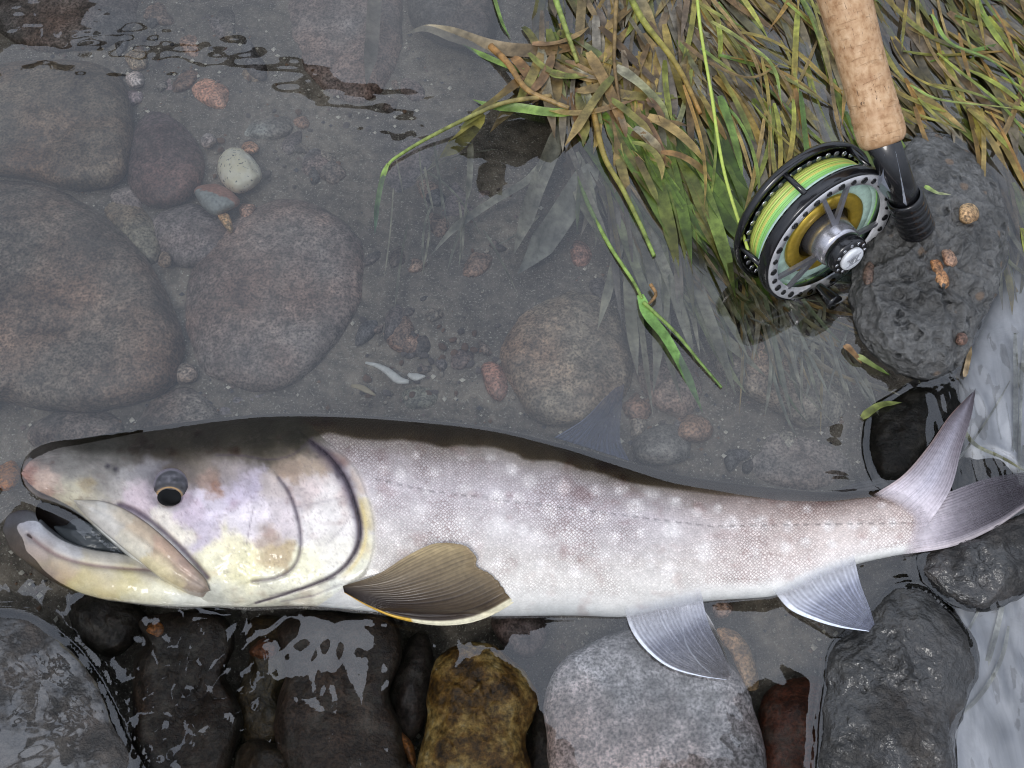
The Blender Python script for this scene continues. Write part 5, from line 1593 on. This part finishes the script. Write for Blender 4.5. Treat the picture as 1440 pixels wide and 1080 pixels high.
blade([(835, 235), (805, 280), (775, 325), (745, 365), (728, 385)], [-.004, -.008, -.010, -.014, -.016], 40, (0.26, 0.25, 0.19), (0.26, 0.26, 0.22), 'broad dim drowned blade pointing down left')
blade([(765, 225), (740, 255), (690, 285), (640, 320), (605, 360)], [-.004, -.008, -.011, -.014, -.016], 12, PALE, (0.28, 0.27, 0.22), 'narrow pale drowned blade reaching far left')
blade([(662, 200), (660, 250), (655, 290)], [-.006, -.008, -.012], 10, PALE, PALE, 'short pale drowned blade under the olive leaf')
blade([(528, -20), (522, 60), (515, 120)], [-.006, -.008, -.012], 24, (0.24, 0.21, 0.16), (0.2, 0.18, 0.15), 'straight pale drowned blade at the top edge in open water')
stem([(775, -20), (792, 30), (806, 70), (812, 88)], [.010, .010, .008, .006], 11, LGR, (0.30, 0.30, 0.08), 'yellow green stem entering from the top edge left of centre')
stem([(868, -20), (865, 40), (864, 90), (872, 150)], [.010, .010, .008, .004], 8, TAN, BRN, 'brown green upright stem in the clump')
stem([(878, -20), (905, 30), (940, 75), (962, 110), (985, 160)], [.012, .012, .010, .008, .004], 12, (0.34, 0.40, 0.08), (0.36, 0.20, 0.06), 'thick yellow green stem slanting right through the clump')
blade([(690, -20), (705, 30), (718, 55)], [.002, .002, .001], 7, LGR, GRN, 'short green blade at the top edge over the dark stone')
stem([(835, 160), (850, 220), (875, 265), (900, 315), (920, 360)], [.004, .004, .003, .002, .001], 10, (0.36, 0.22, 0.06), LGR, 'orange to green stem pointing down from the clump')
stem([(812, 240), (822, 275), (838, 310), (860, 350), (890, 395), (903, 420)], [-.006, -.003, -.001, .001, .002, .002], 8, LGR, LGR, 'green stem floating on the water below the clump')
blade([(900, 415), (912, 445), (935, 475), (960, 520), (988, 580)], [.002, .002, .001, -.002, -.004], 18, (0.22, 0.42, 0.10), (0.20, 0.34, 0.12), 'bright green leaf at the end of the floating stem')
stem([(905, 425), (950, 468), (985, 510), (1015, 545)], [.003, .003, .002, .001], 6, LGR, (0.16, 0.26, 0.07), 'thin green stem parting right from the floating stem')
stem([(915, 400), (922, 415), (908, 432)], [.004, .004, .002], 6, (0.38, 0.22, 0.09), BRN, 'short curled orange leaf stub on the floating stem')
blade([(1000, 30), (1040, 55), (1085, 92), (1100, 150)], [.014, .014, .012, .006], 9, (0.34, 0.34, 0.10), LGR, 'green yellow blade bending down left of the cork grip')
blade([(1012, 135), (1030, 190), (1045, 250)], [.008, .005, .001], 15, GRN, LGR, 'green blade hanging left of the reel top')
blade([(960, 60), (1000, 90), (1055, 110), (1100, 88)], [.008, .010, .010, .008], 10, BRN, TAN, 'brown blade crossing left of the cork grip')
blade([(905, 250), (960, 310), (1010, 370), (1045, 400)], [-.002, -.003, -.004, -.004], 24, (0.11, 0.19, 0.03), (0.09, 0.12, 0.02), 'dark green broad blade reaching down to the reel, upper')
blade([(870, 205), (920, 270), (955, 330), (990, 380), (1040, 420), (1062, 425)], [-.001, -.002, -.003, -.004, -.004, -.004], 30, (0.13, 0.14, 0.03), (0.07, 0.06, 0.015), 'olive brown broad blade ending under the reel')
blade([(985, 235), (1010, 290), (1030, 350), (1050, 410)], [.0, -.001, -.003, -.004], 20, (0.10, 0.16, 0.02), (0.06, 0.07, 0.015), 'dark green blade close along the left of the reel')
blade([(1188, 485), (1200, 498), (1212, 512)], [.002, .003, .002], 12, (0.40, 0.24, 0.12), (0.40, 0.24, 0.12), 'orange brown leaf scrap against the volcanic rock')
blade([(1205, 500), (1228, 515), (1252, 528)], [.002, .002, .001], 11, (0.40, 0.45, 0.18), GRN, 'pale green leaf scrap wedged at the foot of the volcanic rock')
blade([(1300, 262), (1318, 272), (1338, 274)], [.036, .036, .034], 9, LGR, (0.5, 0.5, 0.3), 'small green leaf beside the black reel seat')
blade([(1212, 588), (1225, 578), (1240, 570), (1268, 566)], [.002, .003, .003, .002], 12, (0.18, 0.20, 0.05), (0.20, 0.24, 0.07), 'olive leaf curled over the black stone by the tail')
blade([(1345, 590), (1370, 625), (1410, 645), (1450, 668)], [-.003, -.003, -.003, -.004], 8, (0.36, 0.36, 0.22), (0.40, 0.38, 0.22), 'pale yellow drowned stalk beyond the tail')
blade([(1356, 530), (1362, 505), (1366, 485)], [.002, .003, .002], 7, (0.4, 0.3, 0.18), (0.3, 0.22, 0.12), 'thin tan straw standing by the foot of the volcanic rock')
blade([(1310, 20), (1335, 60), (1400, 90), (1450, 150)], [.01, .01, .008, .004], 8, LGR, GRN, 'green blade in the mat at the top right')
blade([(1280, 120), (1320, 140), (1400, 150), (1450, 155)], [.006, .008, .008, .006], 6, LGR, (0.4, 0.4, 0.12), 'thin yellow green stalk lying across the right hand mat')
blade([(1400, 210), (1425, 160), (1450, 90)], [.004, .004, .004], 9, TAN, BRN, 'tan blade crossing the mat at the right edge')


def mass(name, label, count, seeds, field, zr, wr, pal, nseg=12, stepl=(10, 26), seed=0, wob=0.35, curl=0.05):
    """many thin blades laid along the current, as one mass"""
    rs = random.Random(seed)
    Vs, Fs, Cs = [], [], []; o_ = 0
    for i in range(count):
        x, y = seeds(rs)
        L = rs.uniform(*stepl); z = rs.uniform(*zr); dz = rs.uniform(-1, 1) * 0.0006
        pts = [(x, y)]; zs = [z]
        a_off = rs.gauss(0, wob); cur = rs.gauss(0, curl)
        for k in range(5):
            a = field(x, y) + a_off + cur * k
            x += L * math.cos(a); y += L * math.sin(a)
            pts.append((x, y)); zs.append(z + dz * k - 0.0015 * max(0, k - 2))
        c0 = np.array(rs.choice(pal)) * rs.uniform(0.6, 1.3); c1 = np.array(rs.choice(pal)) * rs.uniform(0.6, 1.2)
        V, F, C = ribbon(pts, zs, rs.uniform(*wr), c0, c1, n=nseg, seed=i, twist=rs.uniform(.05, .45))
        Vs.append(V.reshape(-1, 3)); Fs.append(F + o_); Cs.append(C.reshape(-1, 3)); o_ += V.shape[0] * 3
    me = make_mesh(name, np.concatenate(Vs), np.concatenate(Fs), M_GRASS, col=np.concatenate(Cs))
    link(name, me, label=label, cat='grass', kind='stuff')


def band(x0, x1, y0, y1):
    return lambda r: (r.uniform(x0, x1), r.uniform(y0, y1))


def poly_seed(pts, s):
    def f(r):
        k = r.randrange(len(pts) - 1); t_ = r.random()
        return (pts[k][0] * (1 - t_) + pts[k + 1][0] * t_ + r.gauss(0, s), pts[k][1] * (1 - t_) + pts[k + 1][1] * t_ + r.gauss(0, s))
    return f


pal_mat = [(0.34, 0.24, 0.07), (0.30, 0.22, 0.06), (0.18, 0.24, 0.04), (0.24, 0.26, 0.05), BRN, BRN, (0.13, 0.09, 0.05), TAN, PALE, (0.22, 0.17, 0.11), OLV, (0.17, 0.19, 0.05), (0.24, 0.21, 0.15)]
fld = lambda x, y: math.radians(np.interp(x, [850, 1000, 1200, 1440], [70, 60, 54, 58]) + 12 * math.sin(x / 60 + y / 90))
mud = [(0.16, 0.13, 0.10), (0.20, 0.175, 0.14), (0.13, 0.10, 0.07), (0.24, 0.215, 0.17), (0.15, 0.15, 0.08)]
mass('drowned_grass', 'thick mat of brown and olive drowned grass across the top right', 1500, band(930, 1470, -200, 150), fld, (-.012, .001), (7, 19), pal_mat + mud, seed=1, stepl=(22, 50), wob=0.17, nseg=16)
mass('drowned_grass', 'green and tan stalks lying on top of the mat at the top right', 190, band(960, 1470, -200, 160), fld, (.001, .007), (4, 10), [GRN, (0.30, 0.34, 0.06), TAN, (0.34, 0.27, 0.07), (0.34, 0.19, 0.05)], seed=21, stepl=(14, 40), wob=0.4, nseg=16)
mass('drowned_grass', 'drowned grass right of the volcanic rock', 200, band(1370, 1480, 20, 330), lambda x, y: math.radians(70), (-.014, .000), (4, 12), pal_mat + mud, seed=11, stepl=(12, 30), wob=0.2)
mass('drowned_grass', 'brown grass clump reaching in from the top centre', 430, band(760, 1000, -160, 100), lambda x, y: math.radians(76 + 12 * math.sin(x / 45)), (-.010, .004), (7, 19), pal_mat + mud, seed=2, stepl=(10, 30), wob=0.4, nseg=16)
mass('drowned_grass', 'tangled dead leaf ends at the heart of the clump', 100, poly_seed([(740, 70), (800, 100), (860, 140), (930, 200)], 22), lambda x, y: math.radians(60 + 25 * math.sin(x / 50)), (-.004, .007), (8, 19), [(0.32, 0.24, 0.08), (0.20, 0.22, 0.05), BRN, TAN, (0.26, 0.14, 0.05), (0.24, 0.14, 0.07), PALE], seed=3, stepl=(8, 26), wob=0.75, nseg=16, curl=0.12)
mass('drowned_grass', 'streaming drowned grass under the clump down to the reel', 620, poly_seed([(830, 150), (900, 200), (960, 220), (1040, 170)], 30), lambda x, y: math.radians(60), (-.016, -.001), (5, 13), [PALE, TAN, OLV, (0.10, 0.14, 0.03), (0.09, 0.11, 0.03), BRN] + mud, seed=4, stepl=(18, 46), wob=0.22, nseg=16)
mass('drowned_grass', 'thin pale drowned filaments between the reel and the tail', 85, poly_seed([(900, 330), (990, 370), (1080, 400), (1160, 420)], 26), lambda x, y: math.radians(52 + 15 * math.sin(x / 40)), (-.018, -.006), (3, 8), [PALE, (0.26, 0.27, 0.2), (0.18, 0.21, 0.12), TAN], seed=5, stepl=(16, 44), wob=0.35, nseg=20)
mass('drowned_grass', 'long pale strands trailing down under the clump towards the fish', 60, poly_seed([(840, 230), (900, 290), (960, 330)], 26), lambda x, y: math.radians(66), (-.014, -.004), (8, 18), [PALE, (0.34, 0.33, 0.22), (0.24, 0.26, 0.12)], seed=51, stepl=(26, 52), wob=0.25, nseg=20)
mass('drowned_grass', 'wispy pale weed over the silt covered stone', 40, poly_seed([(1060, 450), (1130, 460), (1180, 480)], 20), lambda x, y: math.radians(65), (-.012, -.006), (2, 7), [PALE, (0.26, 0.26, 0.2)], seed=6, stepl=(8, 24), wob=0.4, nseg=16)
mass('drowned_grass', 'few faint weed strands in the open middle water', 18, band(540, 760, 180, 330), lambda x, y: math.radians(95 + 30 * math.sin(x / 50)), (-.018, -.008), (2, 4), [PALE, (0.22, 0.22, 0.16)], seed=7, stepl=(10, 28), wob=0.4, nseg=16)
mass('drowned_grass', 'dense dark green blades sweeping down to the left of the reel', 90, poly_seed([(880, 160), (930, 190), (990, 170)], 22), lambda x, y: math.radians(60), (-.006, .002), (10, 24), [DGR, (0.09, 0.15, 0.02), (0.13, 0.20, 0.03), OLV, (0.18, 0.25, 0.05)], seed=41, stepl=(26, 50), wob=0.14, nseg=20)
mass('drowned_grass', 'pale strands added for the bright streaks of the fast water at the right edge', 10, band(1400, 1480, 380, 900), lambda x, y: math.radians(100), (-.008, -.005), (3, 8), [(0.50, 0.50, 0.46)], seed=8, stepl=(30, 60), wob=0.2, nseg=20)  # added strands, pale in place of glare streaks on the water

# ------------------------------------------------------------------ unseen limb and twig, added for dark reflections on the water
M_BARK = simple('dark_bark', (0.035, 0.028, 0.022), 0.8)
t = NT('dark_leaf')
t.set(Base_Color=(0.035, 0.06, 0.02), Roughness=0.5)
M_LEAF = t.m
HGT = 1.25
limb = thing('added_mirror_branch', tuple(overhead(300, 1200, HGT)), 'dark leafy limb added out of view to mirror as dark patches on the water', 'branch')
tw = [overhead(x, y, HGT) for x, y in [(-300, 1500), (-60, 1300), (200, 1160), (400, 1110), (520, 1070)]]
tube_obj('added_bough', tw, [.05, .035, .02, .01, .004], M_BARK, parent=limb, n=40, nseg=10)
rs = random.Random(5)
Vs, Fs, o_ = [], [], 0
blobs = [(340, 890, 34), (275, 885, 20), (290, 960, 30), (352, 1000, 26), (300, 1050, 20), (345, 1085, 30), (420, 1095, 24), (470, 1040, 12), (440, 975, 10), (515, 1080, 38), (530, 1010, 16), (440, 1000, 24), (570, 930, 36), (575, 1000, 42), (630, 1050, 60), (680, 990, 46), (205, 880, 34), (140, 868, 26), (200, 1050, 16), (250, 1075, 30), (215, 960, 14), (20, 15, 40), (90, 20, 30), (-30, 60, 30), (30, 1030, 20), (110, 1075, 22), (680, 1020, 70), (680, 1110, 80), (1100, 1020, 55), (1110, 1100, 70), (760, 1080, 34), (60, 1010, 34), (110, 1060, 34), (40, 1120, 50), (1200, 1070, 50), (1240, 1160, 60), (400, 1180, 150), (700, 1200, 150), (1000, 1200, 120), (20, 680, 26), (10, 780, 26), (110, 760, 50), (60, 860, 18), (75, 715, 34), (120, 745, 34), (175, 775, 34), (1250, 610, 66), (1290, 570, 56), (1240, 650, 50), (1300, 640, 50), (1330, 600, 40), (1385, 690, 60), (1430, 710, 50), (670, 195, 22), (715, 200, 26), (760, 190, 26), (690, 255, 8), (1345, 800, 30), (1200, 960, 30), (1230, 1010, 30)]  # leaf clumps placed wherever the water is meant to mirror dark
for bx, by, br in blobs:
    for k in range(int(8 + (br / 4.6) ** 2)):
        a = rs.uniform(0, 6.28); r = br * math.sqrt(rs.random())
        c = overhead(bx + r * math.cos(a), by + r * math.sin(a), HGT + rs.uniform(-.08, .08))
        L = rs.uniform(.022, .040); d = np.array([rs.gauss(0, 1), rs.gauss(0, 1), rs.gauss(0, .3)]); d /= np.linalg.norm(d)
        n_ = np.cross(d, [0, 0, 1.0]); n_ /= np.linalg.norm(n_)
        n_[2] += rs.gauss(0, .2)
        lf = [(-1, 0), (-.75, .38), (-.3, .62), (.25, .55), (.7, .28), (1, 0), (.7, -.28), (.25, -.55), (-.3, -.62), (-.75, -.38)]
        Vs.append(np.array([c + d * L * a_ + n_ * L * b_ for a_, b_ in lf]))
        Fs.append(np.array([list(range(10))]) + o_); o_ += 10
link('added_leaves', make_mesh('added_leaves', np.concatenate(Vs), np.concatenate(Fs), M_LEAF, smooth=False), parent=limb, kind='stuff')
twg = thing('added_mirror_twig', tuple(overhead(300, 60, HGT)), 'thin bare twig added out of view to mirror as the wavy dark line', 'branch')  # added unseen, only its reflection shows as a line
tube_obj('twig', [overhead(x, y, HGT) for x, y in [(-400, 20), (0, 55), (150, 66), (260, 74), (340, 78), (400, 100), (470, 130), (540, 150), (590, 172)]], [.012, .006, .005, .005, .005, .009, .016, .020, .016], M_BARK, parent=twg, n=60, nseg=8)

for o in COL.objects:
    if '_b' in o:
        del o['_b']
